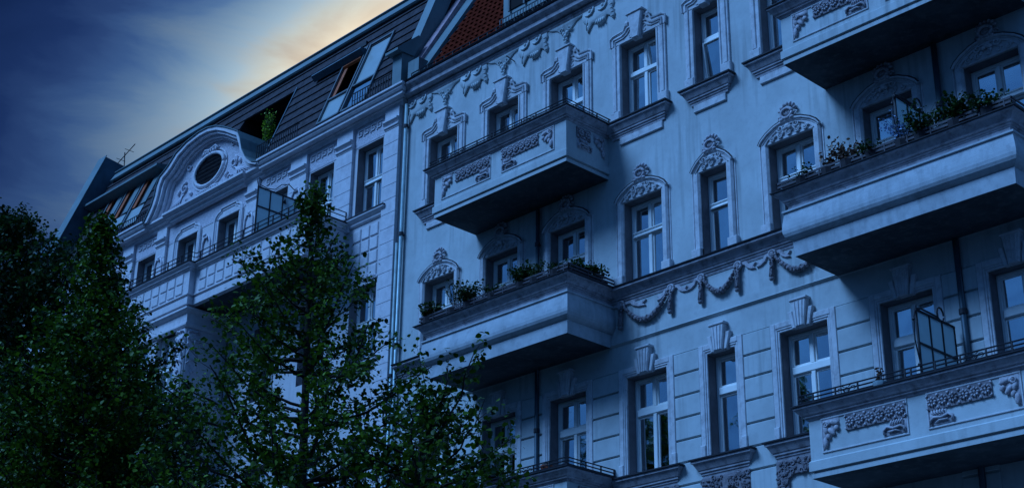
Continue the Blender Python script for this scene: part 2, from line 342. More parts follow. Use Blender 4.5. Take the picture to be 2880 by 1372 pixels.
def wall_with_holes(x0, x1, z0, z1, holes, y=0, depth=.26):
    """front sheet with reveals round each hole (xa,xb,za,zb)"""
    mb = MB(); xs = sorted({x0, x1, *[h[0] for h in holes], *[h[1] for h in holes]}); zs = sorted({z0, z1, *[h[2] for h in holes], *[h[3] for h in holes]})
    vi = {}
    def V(x, z):
        if (x, z) not in vi: vi[(x, z)] = len(mb.v); mb.v.append((x, y, z))
        return vi[(x, z)]
    for i in range(len(xs) - 1):
        for j in range(len(zs) - 1):
            cx, cz = (xs[i] + xs[i + 1]) / 2, (zs[j] + zs[j + 1]) / 2
            if any(h[0] < cx < h[1] and h[2] < cz < h[3] for h in holes): continue
            mb.f.append((V(xs[i], zs[j]), V(xs[i + 1], zs[j]), V(xs[i + 1], zs[j + 1]), V(xs[i], zs[j + 1])))
    rv = MB(); mb.reveal = rv
    for a, b, c, d in holes:
        rv.add([(a, y, c), (b, y, c), (b, y, d), (a, y, d), (a, y + depth, c), (b, y + depth, c), (b, y + depth, d), (a, y + depth, d)], [(0, 4, 7, 3), (1, 2, 6, 5), (3, 7, 6, 2), (0, 1, 5, 4)])
    return mb
def rooms(holes, y, d=1.6):
    mb = MB()
    for a, b, c, e in holes:
        A, B, Cc, D = a - .3, b + .3, c - .2, e + .2
        mb.add([(A, y, Cc), (B, y, Cc), (B, y, D), (A, y, D), (A, y + d, Cc), (B, y + d, Cc), (B, y + d, D), (A, y + d, D)], [(0, 4, 7, 3), (1, 2, 6, 5), (3, 7, 6, 2), (0, 1, 5, 4), (4, 5, 6, 7)])
    return mb

# ================================================================== RIGHT HOUSE
XR0, XR1 = -29.5, -8.0
RH = thing('apartment_house', 'pale blue stucco apartment house with two stacks of balconies and a red tiled roof', 'house', ((XR0 + XR1) / 2, 0, 0))
COL = dict(a=-27.85, b=-25.5, c=-23.2, d=-20.8, e=-18.72, f=-16.62, g=-14.25, h=-11.93, i=-9.6)
WD = {k: (.74 if k == 'e' else 1.16) for k in COL}
ROWS = {1: (20.75, 18.62, 17.55), 2: (16.51, 14.42, 13.35), 3: (12.25, 9.99, 9.0), 4: (7.9, 5.75, 5.0)}
holes = []
for r_, (zt, zb, zd) in ROWS.items():
    for k, x in COL.items():
        holes.append((x - WD[k] / 2, x + WD[k] / 2, zd if k in 'bcgh' and r_ < 4 else zb, zt))
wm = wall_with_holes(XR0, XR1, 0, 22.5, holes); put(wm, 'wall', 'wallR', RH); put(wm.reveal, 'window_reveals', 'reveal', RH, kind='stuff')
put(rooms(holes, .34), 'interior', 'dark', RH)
put(MB().box(XR0, XR1, .37 + 1.7, 12, 0, 22.6).box(XR1 - .3, XR1, .0, 2.2, 0, 22.6).box(XR0, XR0 + .25, .02, 2.2, 0, 22.6), 'rear_wall', 'wallR', RH)
for (x0, x1) in ((-21.62, -15.92),):
    pass
for r_, (zt, zb, zd) in ROWS.items():
    for k, x in COL.items():
        z0 = zd if k in 'bcgh' and r_ < 4 else zb
        tilt = (0, 1, 9, 'x') if (r_, k) == (1, 'd') else ((1, 0, 7, 'x') if (r_, k) == (1, 'e') else None)
        inner = None
        if r_ == 3 and k == 'd': inner = [('curtainG', -2.2, -.87, -.5, .5), ('curtain', -.72, -.05, -.5, .5)]
        elif r_ == 3 and k == 'e': inner = [('blind', -2.2, -.95, -.3, .3)]
        elif r_ == 3 and k in 'fg': inner = [('blind', -.7, -.1, .05, .5)]
        elif r_ == 2 and k == 'b': inner = [('curtain', -2.0, -.1, -.1, .5)]
        elif r_ == 2 and k in 'h': inner = [('curtain', -2.0, -.1, -.5, .2)]
        elif r_ == 2 and k in 'd': inner = [('curtain', -2.0, -.1, .1, .52)]
        elif r_ == 1 and k in 'adf': inner = [('curtain', -2.0, -.1, -.52, -.3), ('curtain', -2.0, -.1, .3, .52)]
        window(RH, x, zt, z0, WD[k], .24, -.70 if r_ == 3 else -.72, .17 if r_ == 3 else .13, tilt=tilt, inner=inner, fancy=(r_ == 2))
# --- cornice & attic
prof = [(-.04, 22.24), (.03, 22.24), (.045, 22.27), (.045, 22.32), (.07, 22.335), (.07, 22.36), (.02, 22.38), (.02, 22.40), (.22, 22.44), (.22, 22.56), (.24, 22.565), (.24, 22.58), (.27, 22.60), (.33, 22.66), (.35, 22.70), (.35, 22.73), (-.04, 22.74)]
put(MB().sweep(prof, [(XR0 + .08, 0), (XR1, 0)]), 'cornice', 'corniceR', RH)
put(MB().sweep([(-.04, 22.745), (.38, 22.745), (.40, 22.77), (.36, 22.80), (.30, 22.78), (-.04, 22.80)], [(XR0 + .05, 0), (XR1, 0)]), 'gutter', 'lead', RH)
# shells and drops hanging under the cornice
def shell_mesh():
    mb = MB()
    poly = [(-.52, .0), (.50, 0), (.54, -.12), (.47, -.24), (.56, -.46), (.50, -.60), (.38, -.44), (.30, -.40), (.22, -.54), (.10, -.60), (-.02, -.58), (-.10, -.44), (-.20, -.44), (-.36, -.66), (-.40, -.50), (-.34, -.38), (-.46, -.36), (-.56, -.2)]
    mb.prism(poly, .02, -.055, .02)
    for x0, x1 in ((-.40, -.02), (.04, .36)):      # volutes hooked under the cornice
        mb.blob((x0 + .12, -.055, -.05), .05, .03, .05); mb.tube([(x0 - .02, -.06, -.13), (x0 + .08, -.075, -.19), (x0 + .2, -.08, -.17), (x0 + .27, -.08, -.08), (x0 + .27, -.07, -.0)], .024, 5)
    mb.tube([(-.34, -.05, -.26), (-.39, -.055, -.42), (-.37, -.05, -.58)], .02, 5)
    for i in range(4): mb.tube([(.41 + .012 * i, -.05, -.14 - .12 * i), (.5 + .01 * i, -.06, -.16 - .12 * i)], .02, 5)
    for i in range(4): mb.tube([(-.02 + .07 * i, -.05, -.42), (-.05 + .085 * i, -.075, -.54 - .03 * math.sin(i / 3 * math.pi))], .024, 5, 1.3)
    return mb.mesh('shell_ornament', True)
def drop_mesh():
    mb = MB()
    mb.prism([(-.62, 0), (.62, 0), (.52, -.06), (.36, -.11), (.22, -.22), (.17, -.3), (-.17, -.3), (-.22, -.22), (-.36, -.11), (-.52, -.06)], .02, -.04, .015)
    for sx in (-1, 1): mb.scroll((sx * .15, -.22), .075, 1.2, .018, -sx, 0, -.06)
    for dx, dz, r_ in ((-.06, -.34, .06), (.06, -.34, .06), (0, -.42, .07), (-.04, -.50, .045), (.04, -.52, .04), (0, -.60, .045)): mb.blob((dx, -.06, dz), r_, r_ * .8, r_)
    return mb.mesh('drop_ornament', True)
for x in (-28.95, -26.7, -24.42, -22.1, -15.4, -13.1, -10.8): link('shell_ornament', get('shell', shell_mesh, 'wallR'), RH, (x, 0, 22.22))
for x in (-27.84, -25.52, -23.22, -14.2, -11.9): link('drop_ornament', get('drop', drop_mesh, 'wallR'), RH, (x, 0, 22.22))

put(MB().tube([(-25.15, .02, 21.88), (-25.12, -.30, 21.90)], .014, 6).blob((-25.12, -.31, 21.90), .025, .015, .025), 'wall_bolt', 'iron', RH)
# --- window surrounds
def surround1(hw, h):
    mb = MB(); s_ = hw / .58
    for sx in (-1, 1):
        a, b = sorted((sx * hw, sx * (hw + .27))); mb.cbox(a, b, .01, -.05, -h, .02, .012)
        a, b = sorted((sx * hw, sx * (hw + .05))); mb.cbox(a, b, -.04, -.075, -h, .0, .01)
        a, b = sorted((sx * (hw + .12), sx * (hw + .22))); mb.cbox(a, b, -.04, -.08, -h + .34, .0, .014)
        a, b = sorted((sx * (hw + .02), sx * (hw + .31))); mb.cbox(a, b, .01, -.10, -h, -h + .33, .02)
    e = hw - .58
    o = [(.88 + e, .02), (.89 + e, .24), (.78 + e, .31), (.44 + e * .5, .33), (.38 + e * .5, .45), (.28, .51), (0, .52)]
    mb.prism(mirror(o)[:] if False else [(x, z) for x, z in o] + [(-x, z) for x, z in reversed(o[:-1])], .01, -.055, .012)
    for sx in (-1, 1):
        path = [(.77 + e, .03), (.77 + e, .20), (.5 + e * .6, .21), (.38 + e * .5, .27), (.30, .36), (.13, .37)]
        mb.tube([(sx * x, -.07, z) for x, z in path], .028, 5); mb.tube([(sx * (x - .055), -.065, z - .065) for x, z in path], .02, 5)
        path = [(.88 + e, .02), (.89 + e, .25), (.78 + e, .315), (.44 + e * .5, .34), (.38 + e * .5, .46), (.28, .52), (.2, .53)]
        mb.tube([(sx * x, -.07, z) for x, z in path], .024, 5)
        mb.blob((sx * .33, -.06, .50), .075, .05, .09)
        mb.scroll((sx * .24, .13), .09, .8, .016, sx, 1.2, -.06)
    return mb.mesh('window_surround')
def keystone1():
    mb = MB().prism([(-.23, .66), (.23, .66), (.11, -.06), (-.11, -.06)], .0, -.17, .025)
    mb.cbox(-.26, .26, -.0, -.2, .64, .69, .012)
    return mb.mesh('keystone')
def surround2(hw, h):
    mb = MB(); e = hw - .58
    for sx in (-1, 1):
        a, b = sorted((sx * hw, sx * (hw + .19))); mb.cbox(a, b, .01, -.075, -h, .06, .045)
        mb.tube([(sx * (hw + .23), .0, -h), (sx * (hw + .23), .0, .05)], .022, 5)
        a, b = sorted((sx * hw, sx * (hw + .26))); mb.cbox(a, b, .01, -.12, -h, -h + .27, .015)
    arc = [(.79 + e, .04), (.72 + e, .13), (.58 + e * .8, .24), (.36 + e * .5, .35), (.16, .40), (0, .415)]
    full = [(x, z) for x, z in arc] + [(-x, z) for x, z in reversed(arc[:-1])]
    mb.prism(full + [(-.6 - e, 0), (.6 + e, 0)], .01, -.06, .01)
    mb.tube([(x, -.085, z) for x, z in full], .035, 6)
    mb.tube([(x * .80, -.075, z * .84 - .03) for x, z in full], .018, 5)
    mb.tube([(x * .92, -.07, z * .93 - .015) for x, z in full], .014, 5)
    k = 5 if hw > .5 else 3
    for i in range(k):
        t = (i - (k - 1) / 2) / ((k - 1) / 2); x = t * (.42 + e); mb.scroll((x, .085 + .02 * (1 - abs(t))), .068, 1.3, .017, 1 if t < 0 else -1, 1.5, -.085); mb.blob((x, -.08, .085), .02, .03, .025)
        mb.blob((x + .07, -.075, .15 - abs(t) * .03), .03, .035, .045, t)
    mb.scroll((.2, .25), .085, 1.2, .02, -1, 0, -.10); mb.scroll((-.2, .25), .085, 1.2, .02, 1, math.pi, -.10)
    mb.blob((0, -.1, .25), .08, .05, .07); mb.blob((-.07, -.12, .2), .05, .04, .04); mb.blob((.07, -.12, .2), .05, .04, .04)
    return mb.mesh('window_surround')
def cartouche2():
    mb = MB()
    mb.tube(spin((0, .55), .14, 14, sx=1.0, sz=.82, y=-.11), .038, 6); mb.blob((0, -.06, .55), .12, .04, .1)
    for i in range(4): mb.tube([(-.06 + .04 * i, -.1, .5), (-.06 + .04 * i, -.1, .6)], .012, 4)
    mb.tube(spin((.0, .6), .2, 8, .2, 2.9, y=-.05), .03, 5)
    for i in range(7):
        a = .25 + 2.6 * i / 6; mb.blob((math.cos(a) * .2, -.07, .60 + math.sin(a) * .19), .032, .04, .05, a - math.pi / 2)
    for sx in (-1, 1): mb.blob((sx * .13, -.11, .42), .06, .05, .04); mb.scroll((sx * .2, .5), .06, 1, .02, sx, 0, -.08)
    return mb.mesh('cartouche', True)
def surround3(hw, h):
    mb = MB()
    for (o, i_, yy) in ((.215, .09, -.045), (.09, .045, -.035), (.045, 0, -.02)):
        for sx in (-1, 1):
            a, b = sorted((sx * (hw + i_), sx * (hw + o))); mb.cbox(a, b, .012, yy - .02, -h, o, .01)
        mb.cbox(-hw - i_, hw + i_, .012, yy - .02, i_, o, .01)
    for sx in (-1, 1):
        a, b = sorted((sx * (hw + .10), sx * (hw + .235))); mb.cbox(a, b, .01, -.09, -h, -h + .3, .015)
    return mb.mesh('window_surround')
def keystone3():
    mb = MB()
    mb.prism([(-.19, .57), (.19, .57), (.11, -.02), (-.11, -.02)], 0, -.15, .02)
    for sx in (-1, 1): mb.prism([(sx * .20, .36), (sx * .31, .36), (sx * .21, -.02), (sx * .13, -.02)], 0, -.11, .015)
    for i in (-1, 0, 1): mb.tube([(i * .06, -.15, .0), (i * .095, -.15, .52)], .018, 5)
    mb.cbox(-.21, .21, 0, -.175, .54, .59, .012)
    return mb.mesh('keystone')
for k, x in COL.items():
    hw = WD[k] / 2; dk = k in 'bcgh'
    h1 = ROWS[1][0] - (ROWS[1][2] if dk else ROWS[1][1]); h2 = ROWS[2][0] - (ROWS[2][2] if dk else ROWS[2][1]); h3 = ROWS[3][0] - (ROWS[3][2] if dk else ROWS[3][1])
    s1 = link('window_surround', get(('s1', hw, dk), lambda: surround1(hw, h1), 'trimR'), RH, (x, 0, ROWS[1][0]))
    link('keystone', get('k1', keystone1, 'trimR'), s1, (x, 0, ROWS[1][0]))
    s2 = link('window_surround', get(('s2', hw, dk), lambda: surround2(hw, h2), 'trimR'), RH, (x, 0, ROWS[2][0]))
    av = [(.80 + hw - .58, .05), (.73 + hw - .58, .15), (.58 + (hw - .58) * .8, .265), (.36 + (hw - .58) * .5, .375), (.16, .428), (0, .443)]
    link('hood_flashing', get(('hf', hw), lambda: MB().tube([(p, -.10, z) for p, z in av + [(-p, z) for p, z in reversed(av[:-1])]], .022, 5).mesh('hood_flashing'), 'lead'), s2, (x, 0, ROWS[2][0]))
    link('cartouche', get('c2', cartouche2, 'reliefR'), s2, (x, 0, ROWS[2][0]))
    s3 = link('window_surround', get(('s3', hw, dk), lambda: surround3(hw, h3), 'trimR'), RH, (x, 0, ROWS[3][0]))
    link('keystone', get('k3', keystone3, 'trimR'), s3, (x, 0, ROWS[3][0]))
# --- sills row 1 (outside the balconies), sill band row 2, sills row 3
cprof = lambda o, z: [(-.03, z - .36), (.02, z - .36), (.03, z - .30), (.05, z - .29), (.05, z - .25), (.08, z - .24), (.08, z - .20), (.10, z - .19), (.17, z - .06), (o, z - .05), (o, z), (-.03, z + .02)]
for x0, x1, ap0, ap1 in ((-28.55, -26.6, -28.45, -26.62), (-21.66, -20.07, -21.45, -20.12), (-19.23, -18.21, -19.18, -18.26), (-17.38, -15.9, -17.3, -15.95), (-11.0, -8.9, -10.95, -8.95)):
    s_ = put(MB().sweep(cprof(.2, 18.6), [(x0, .0), (x0, -.02), (x1, -.02), (x1, 0)]), 'window_sill', 'corniceR', RH)
    put(MB().sweep([(-.02, 18.605), (.235, 18.605), (.24, 18.635), (-.02, 18.66)], [(x0, .0), (x0, -.02), (x1, -.02), (x1, 0)]), 'sill_flashing', 'lead', s_)
    put(MB().cbox(ap0, ap1, .0, -.05, 18.05, 18.235, .012).box(ap0, ap1, .0, -.02, 18.235, 18.26), 'apron_panel', 'trimR', s_)
put(MB().sweep(cprof(.24, 14.38), [(XR0 + .1, 0), (XR1, 0)]), 'sill_band', 'corniceR', RH)
put(MB().sweep([(-.02, 14.385), (.27, 14.385), (.28, 14.41), (-.02, 14.43)], [(XR0 + .1, 0), (XR1, 0)]), 'sill_band_flashing', 'lead', RH)
put(MB().box(XR0 + .1, XR1, .0, -.03, 13.12, 13.30).sweep([(-.02, 13.06), (.03, 13.06), (.07, 13.10), (.05, 13.118), (-.02, 13.118)], [(XR0 + .1, 0), (XR1, 0)]), 'storey_band', 'wallR', RH)
def leafy(mb, x0, x1, z0, z1, y, n, seed, r=.045):
    q = random.Random(seed)
    for _ in range(n):
        x, z = q.uniform(x0, x1), q.uniform(z0, z1)
        if q.random() < .4: mb.scroll((x, z), q.uniform(.04, .075), 1.1, .014, q.choice((-1, 1)), q.uniform(0, 6), y, 8)
        else: mb.blob((x, y, z), r * q.uniform(.5, .9), .035, r * q.uniform(1, 1.6), q.uniform(0, 3), 5, 3)
for k in 'adefi':
    x = COL[k]; hw = WD[k] / 2 + .20
    s_ = put(MB().sweep(cprof(.2, 9.96), [(x - hw, 0), (x - hw, -.02), (x + hw, -.02), (x + hw, 0)]), 'window_sill', 'corniceR', RH)
    put(MB().sweep([(-.02, 9.965), (.235, 9.965), (.24, 9.995), (-.02, 10.01)], [(x - hw, 0), (x - hw, -.02), (x + hw, -.02), (x + hw, 0)]), 'sill_flashing', 'lead', s_)
    a = hw + .06; o = [(-a, 9.61), (a, 9.61), (a, 8.95), (a - .28, 8.95), (a - .28, 9.22), (a - .4, 9.3), (-a + .4, 9.3), (-a + .28, 9.22), (-a + .28, 8.95), (-a, 8.95)]
    ap = MB().prism([(x + p, z) for p, z in o], .0, -.06, .012)
    leafy(ap, x - a + .05, x + a - .05, 9.34, 9.57, -.07, int(70 * a), int(x * 7) + 999); leafy(ap, x - a + .03, x - a + .25, 8.98, 9.34, -.07, 22, int(x * 5) + 999); leafy(ap, x + a - .25, x + a - .03, 8.98, 9.34, -.07, 22, int(x * 3) + 999)
    put(ap, 'relief_apron', 'reliefD', s_)
# --- rusticated blocks of the lower storey
edges = sorted([(COL[k] - WD[k] / 2 - .215, COL[k] + WD[k] / 2 + .215) for k in COL])
spans = [(XR0 + .12, edges[0][0])] + [(edges[i][1], edges[i + 1][0]) for i in range(len(edges) - 1)] + [(edges[-1][1], XR1)]
for a, b in spans:
    for i in range(9):
        z1 = 12.45 - .485 * i; z0 = z1 - .455
        aa, bb = a, b
        if i >= 5:
            aa, bb = a - .0, b + .0
        w_ = round(bb - aa, 3)
        link('stone_block', get(('rb', w_), lambda: MB().cbox(0, w_, .0, -.05, 0, .447, .014).mesh('stone_block'), 'wallR'), RH, (aa, 0, z0))
put(MB().box(XR0 + .12, XR1, .0, -.012, 12.47, 13.06), 'plain_band', 'wallR', RH)
# --- garlands, ribbons and tassels under the sill band
def garland(x0, x1, sag):
    mb = MB(); n = 15; pts = []
    for i in range(n + 1):
        t = i / n; pts.append((x0 + (x1 - x0) * t, -.07, 13.98 - sag * math.sin(math.pi * t) ** .9))
    for i in range(n):
        t = (i + .5) / n; r_ = .032 + .036 * math.sin(math.pi * t); a = Vector(pts[i]); b = Vector(pts[i + 1]); d = b - a
        mb.tube([a + d * .06, a + d * .94], r_, 7)
        q = random.Random(i)
        for _ in range(3): mb.blob(tuple(a + d * q.random() + Vector((0, -r_ * .7, q.uniform(-r_, r_) * .7))), .035, .03, .025, q.uniform(0, 3), 5, 3)
    return mb
def tassel():
    mb = MB(); mb.tube([(0, -.06, -.05), (-.02, -.07, -.3), (-.03, -.075, -.52)], .036, 8, 1.8); mb.blob((-.03, -.075, -.56), .068, .06, .06)
    for i in range(14):
        q = random.Random(i); z = -.12 - .03 * i; mb.blob((q.uniform(-.05, .05), -.12, z), .025, .025, .03, 0, 5, 3)
    return mb.mesh('tassel', True)
def rosette_ring():
    mb = MB(); mb.tube(spin((0, 0), .085, 14, y=-.07), .028, 6); mb.blob((0, -.06, 0), .05, .05, .05); mb.tube(spin((0, 0), .04, 10, y=-.09), .014, 5)
    return mb.mesh('ribbon_rosette', True)
def ribbon(x0, x1, s_=1):
    mb = MB(); z = 14.03
    mb.prism([(x0, z + .03), (x0 + s_ * .32, z + .03), (x0 + s_ * .38, z - .02), (x0 + s_ * .5, z - .10), (x0 + s_ * .72, z - .07), (x0 + s_ * .62, z - .14), (x0 + s_ * .70, z - .2), (x0 + s_ * .5, z - .19), (x0 + s_ * .33, z - .13), (x0 + s_ * .25, z - .05), (x0, z - .05)], .01, -.05, .012)
    return mb
fz = put(MB().box(-21.8, -15.75, .0, -.006, 13.31, 14.01), 'frieze', 'wallR', RH)
nodes = [-21.47, -20.0, -19.14, -18.14, -17.24]
for x in nodes:
    link('tassel', get('tas', tassel, 'reliefD'), fz, (x, 0, 14.02)); link('ribbon_rosette', get('rr', rosette_ring, 'reliefR'), fz, (x, 0, 14.0))
for a, b, sg in ((-21.42, -20.05, .5), (-19.1, -18.18, .42), (-17.2, -15.95, .5)): put(garland(a, b, sg), 'garland', 'reliefD', fz, True)
for x, s_ in ((-21.47, 1), (-21.47, -1), (-20.0, -1), (-20.0, 1), (-19.14, -1), (-18.14, 1), (-17.24, -1), (-17.24, 1)):
    put(ribbon(x, 0, s_ * (.62 if x > -20.1 else 1)), 'ribbon', 'reliefR', fz)

# --- balconies
def U(x0, x1, yf): return [(x0, 0), (x0, yf), (x1, yf), (x1, 0)]
YF = -1.44
def rosette_mesh():
    mb = MB()
    for i in range(8):
        a = i * math.pi / 4; mb.blob((math.cos(a) * .068, -.02, math.sin(a) * .068), .032, .03, .022, a, 5, 3)
    mb.blob((0, -.035, 0), .026, .03, .026, 0, 6, 3)
    for sx in (-1, 1):
        for sz in (-1, 1): mb.blob((sx * .1, -.012, sz * .11), .022, .02, .035, sx * sz * .8, 5, 3)
    return mb.mesh('rosette', True)
def cleaf_mesh():
    mb = MB(); mb.prism([(0, 0), (.36, 0), (.36, -.12), (.24, -.28), (.12, -.40), (.0, -.56)], .02, -.015, .01)
    for (x, z, a, l) in ((.06, -.43, 0, .11), (.2, -.25, .75, .10), (.27, -.09, 1.3, .10), (.08, -.2, .3, .09), (.13, -.08, 1.1, .07), (.31, -.2, .9, .06), (.12, -.33, .5, .06)):
        mb.blob((x, -.03, z), .055, .035, l, a, 7, 4)
    mb.tube(spin((.09, -.1), .05, 8, y=-.05), .016, 5)
    return mb.mesh('leaf_relief', True)
def console_mesh():
    mb = MB(); mb.prism([(0, 0), (.34, 0), (.32, -.07), (.46, -.12), (.48, -.26), (0, -.26)], .02, -.01, .01)
    for i in range(5): mb.tube([(.06 + .055 * i, -.03, -.01), (.08 + .05 * i, -.06, -.06), (.13 + .045 * i, -.03, -.1)], .018, 5)
    mb.tube([(.04, -.03, -.24), (.03, -.04, -.17), (.1, -.045, -.13), (.25, -.045, -.15), (.38, -.04, -.11), (.46, -.035, -.16), (.44, -.03, -.23)], .026, 6)
    mb.tube([(.12, -.03, -.23), (.2, -.04, -.19), (.36, -.04, -.2)], .02, 5)
    return mb.mesh('volute_console', True)
def iron_scroll():
    mb = MB(); r_ = .008
    mb.tube(spin((0, .0), .045, 10), r_, 5); mb.tube(spin((0, .0), .02, 8), r_, 5)
    for sx in (-1, 1):
        mb.tube([(sx * .05, 0, -.03), (sx * .11, 0, .05), (sx * .17, 0, .05), (sx * .19, 0, 0), (sx * .15, 0, -.02)], r_, 5)
        mb.tube([(sx * .03, 0, -.06), (sx * .12, 0, -.05), (sx * .2, 0, -.08)], r_, 5)
        mb.tube([(sx * .04, 0, .05), (sx * .09, 0, .08)], r_, 5)
    mb.tube([(-.06, 0, .0), (0, 0, -.08), (.06, 0, 0)], r_, 5)
    return mb.mesh('iron_scroll')
def railing(bal, x0, x1, yf, z0, hs, posts, scrolls, material='iron', flat=False, left=True):
    """hs: heights of the horizontal bars above z0"""
    rl = MB()
    for h in hs:
        if flat:
            for a, b in (((x0, 0), (x0, yf)), ((x0, yf), (x1, yf)), ((x1, yf), (x1, 0))):
                x_0, x_1 = sorted((a[0], b[0])); y_0, y_1 = sorted((a[1], b[1])); rl.box(x_0 - .008, x_1 + .008, y_0 - .008, y_1 + .008, z0 + h - .022, z0 + h + .022)
        else: rl.tube([(x0, 0, z0 + h), (x0, yf, z0 + h), (x1, yf, z0 + h), (x1, 0, z0 + h)], .016, 5)
    r_ = put(rl, 'railing', material, bal)
    pm = get(('post', hs[-1], material), lambda: MB().box(-.013, .013, -.013, .013, -.03, hs[-1] + .012).mesh('rail_post'), material)
    for px in posts: link('rail_post', pm, r_, (px, yf, z0))
    for sx in (x0, x1):
        for yy in (-.08, -.5, -.97): link('rail_post', pm, r_, (sx, yy, z0))
    for sx in scrolls: link('iron_scroll', get('isc', iron_scroll, 'iron'), r_, (sx, yf, z0 + .10))
def balconyA(x0, dz, nm):
    x1 = x0 + 4.64; T = lambda z: z + dz
    b = put(MB().sweep([(-.14, T(17.30)), (.0, T(17.30)), (.0, T(17.385)), (-.03, T(17.395)), (-.03, T(17.42)), (.035, T(17.43)), (.035, T(17.60)), (.0, T(17.63)), (.0, T(18.37)), (-.14, T(18.37))], U(x0, x1, YF)), 'balcony', 'wallR', RH)
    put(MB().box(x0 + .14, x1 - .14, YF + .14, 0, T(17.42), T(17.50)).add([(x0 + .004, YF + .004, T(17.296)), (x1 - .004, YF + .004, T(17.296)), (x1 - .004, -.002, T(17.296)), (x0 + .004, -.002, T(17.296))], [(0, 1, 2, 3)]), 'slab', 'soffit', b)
    put(MB().sweep([(-.12, T(18.375)), (.01, T(18.375)), (.03, T(18.40)), (.03, T(18.42)), (.07, T(18.43)), (.07, T(18.455)), (.10, T(18.47)), (.12, T(18.50)), (.17, T(18.56)), (.20, T(18.585)), (.20, T(18.62)), (-.12, T(18.63))], U(x0, x1, YF)), 'coping', 'corniceR', b)
    put(MB().sweep([(-.13, T(18.632)), (.23, T(18.625)), (.235, T(18.65)), (-.13, T(18.67))], U(x0, x1, YF)), 'coping_flashing', 'lead', b)
    # recessed relief panels: raised frame strips round them
    def framed(xa, xb):
        put(MB().cbox(xa - .001, xb + .001, YF + .01, YF - .012, T(18.31), T(18.365), .006), 'panel_frame', 'wallR', b)
    for (xa, xb, flip) in ((x0 + .27, x0 + 2.08, False), (x0 + 2.46, x0 + 4.26, True)):
        mb = MB()
        mb.cbox(xa - .0, xb, YF + .0, YF - .022, T(18.335), T(18.368), .006); mb.cbox(xa, xb, YF, YF - .022, T(17.72), T(17.75), .006)
        mb.cbox(xa, xa + .03, YF, YF - .022, T(17.75), T(18.335), .006); mb.cbox(xb - .03, xb, YF, YF - .022, T(17.75), T(18.335), .006)
        put(mb, 'panel_frame', 'trimR', b)
        bx0, bx1 = (xa + .54, xb - .03) if not flip else (xa + .03, xb - .54)
        put(MB().box(bx0, bx1, YF, YF - .03, T(18.04), T(18.325)), 'relief_band', 'reliefD', b)
        n = 6; st = (bx1 - bx0) / n
        for i in range(n): link('rosette', get('ros', rosette_mesh, 'reliefR'), b, (bx0 + st * (i + .5), YF - .03, T(18.182)))
        if not flip:
            link('leaf_relief', get('clf', cleaf_mesh, 'reliefR'), b, (xa + .035, YF - .005, T(18.33)))
            o = link('volute_console', get('con', console_mesh, 'reliefR'), b, (xb - .04, YF - .005, T(18.03))); o.scale = (-1, 1, 1)
        else:
            o = link('leaf_relief', get('clf', cleaf_mesh, 'reliefR'), b, (xb - .035, YF - .005, T(18.33))); o.scale = (-1, 1, 1)
            link('volute_console', get('con', console_mesh, 'reliefR'), b, (xa + .04, YF - .005, T(18.03)))
    for sx, X in ((-1, x0), (1, x1)):
        rz = (0, 0, R(90 * sx))
        for yy in (-.98, -.76): link('rosette', get('ros', rosette_mesh, 'reliefR'), b, (X + sx * .03, yy, T(18.182)), rz)
        put(MB().box(min(X, X + sx * .03), max(X, X + sx * .03), -1.1, -.64, T(18.04), T(18.325)), 'relief_band', 'reliefD', b)
        o = link('volute_console', get('con', console_mesh, 'reliefR'), b, (X + sx * .005, -1.08 if sx > 0 else -.64, T(18.03)), rz)
        o = link('leaf_relief', get('clf', cleaf_mesh, 'reliefR'), b, (X + sx * .005, -.15, T(18.33)), rz)
        o.scale = (-1 if sx > 0 else 1, 1, 1)
    ps = [x0 + v for v in (.21, .70, 1.18, 1.67, 2.16, 2.28, 2.76, 3.25, 3.74, 4.22)]
    railing(b, x0 - .11, x1 + .11, YF - .11, T(18.655), (.05, .12, .195), ps, (x0 + .94, x0 + 3.5))
    return b
def balconyB(x0):
    x1 = x0 + 4.66
    pr = [(-.14, 13.075), (.0, 13.075), (.02, 13.37), (.0, 13.385), (.02, 13.395), (.075, 13.425), (.12, 13.47), (.148, 13.53), (.158, 13.60), (.155, 13.68), (.145, 13.77), (.13, 13.86), (.118, 13.93), (.115, 13.975), (.15, 13.98), (.15, 14.015), (-.14, 14.02)]
    b = put(MB().sweep(pr, U(x0, x1, YF)), 'balcony', 'rollR', RH)
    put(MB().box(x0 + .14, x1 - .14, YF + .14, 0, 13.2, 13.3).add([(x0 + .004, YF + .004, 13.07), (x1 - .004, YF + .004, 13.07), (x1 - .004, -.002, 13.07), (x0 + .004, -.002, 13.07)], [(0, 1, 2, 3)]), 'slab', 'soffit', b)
    put(MB().sweep([(-.13, 14.022), (.06, 14.022), (.05, 14.13), (.07, 14.14), (.07, 14.165), (.10, 14.175), (.10, 14.20), (.13, 14.21), (.14, 14.25), (.21, 14.34), (.27, 14.36), (.27, 14.385), (-.13, 14.395)], U(x0, x1, YF)), 'coping', 'corniceR', b)
    put(MB().sweep([(-.12, 14.397), (.30, 14.39), (.305, 14.41), (-.12, 14.43)], U(x0, x1, YF)), 'coping_flashing', 'lead', b)
    railing(b, x0 - .2, x1 + .2, YF - .17, 14.41, (.05, .13, .21), [x0 - .18 + .49 * i for i in range(1, 11)], (), 'ironG', True)
    put(MB().box(x0 - .10, x1 + .10, YF - .13, YF + .02, 14.42, 14.60).box(x1 - .04, x1 + .1, YF + .05, -.2, 14.42, 14.60), 'planter_row', 'planter', b)
    return b
for x0, tag_ in ((-26.5, 'l'), (-15.68, 'r')):
    balconyA(x0, 0, tag_); balconyB(x0 + (.0 if tag_ == 'l' else -.03)); balconyA(x0 + (0 if tag_ == 'l' else .02), -8.615, tag_)
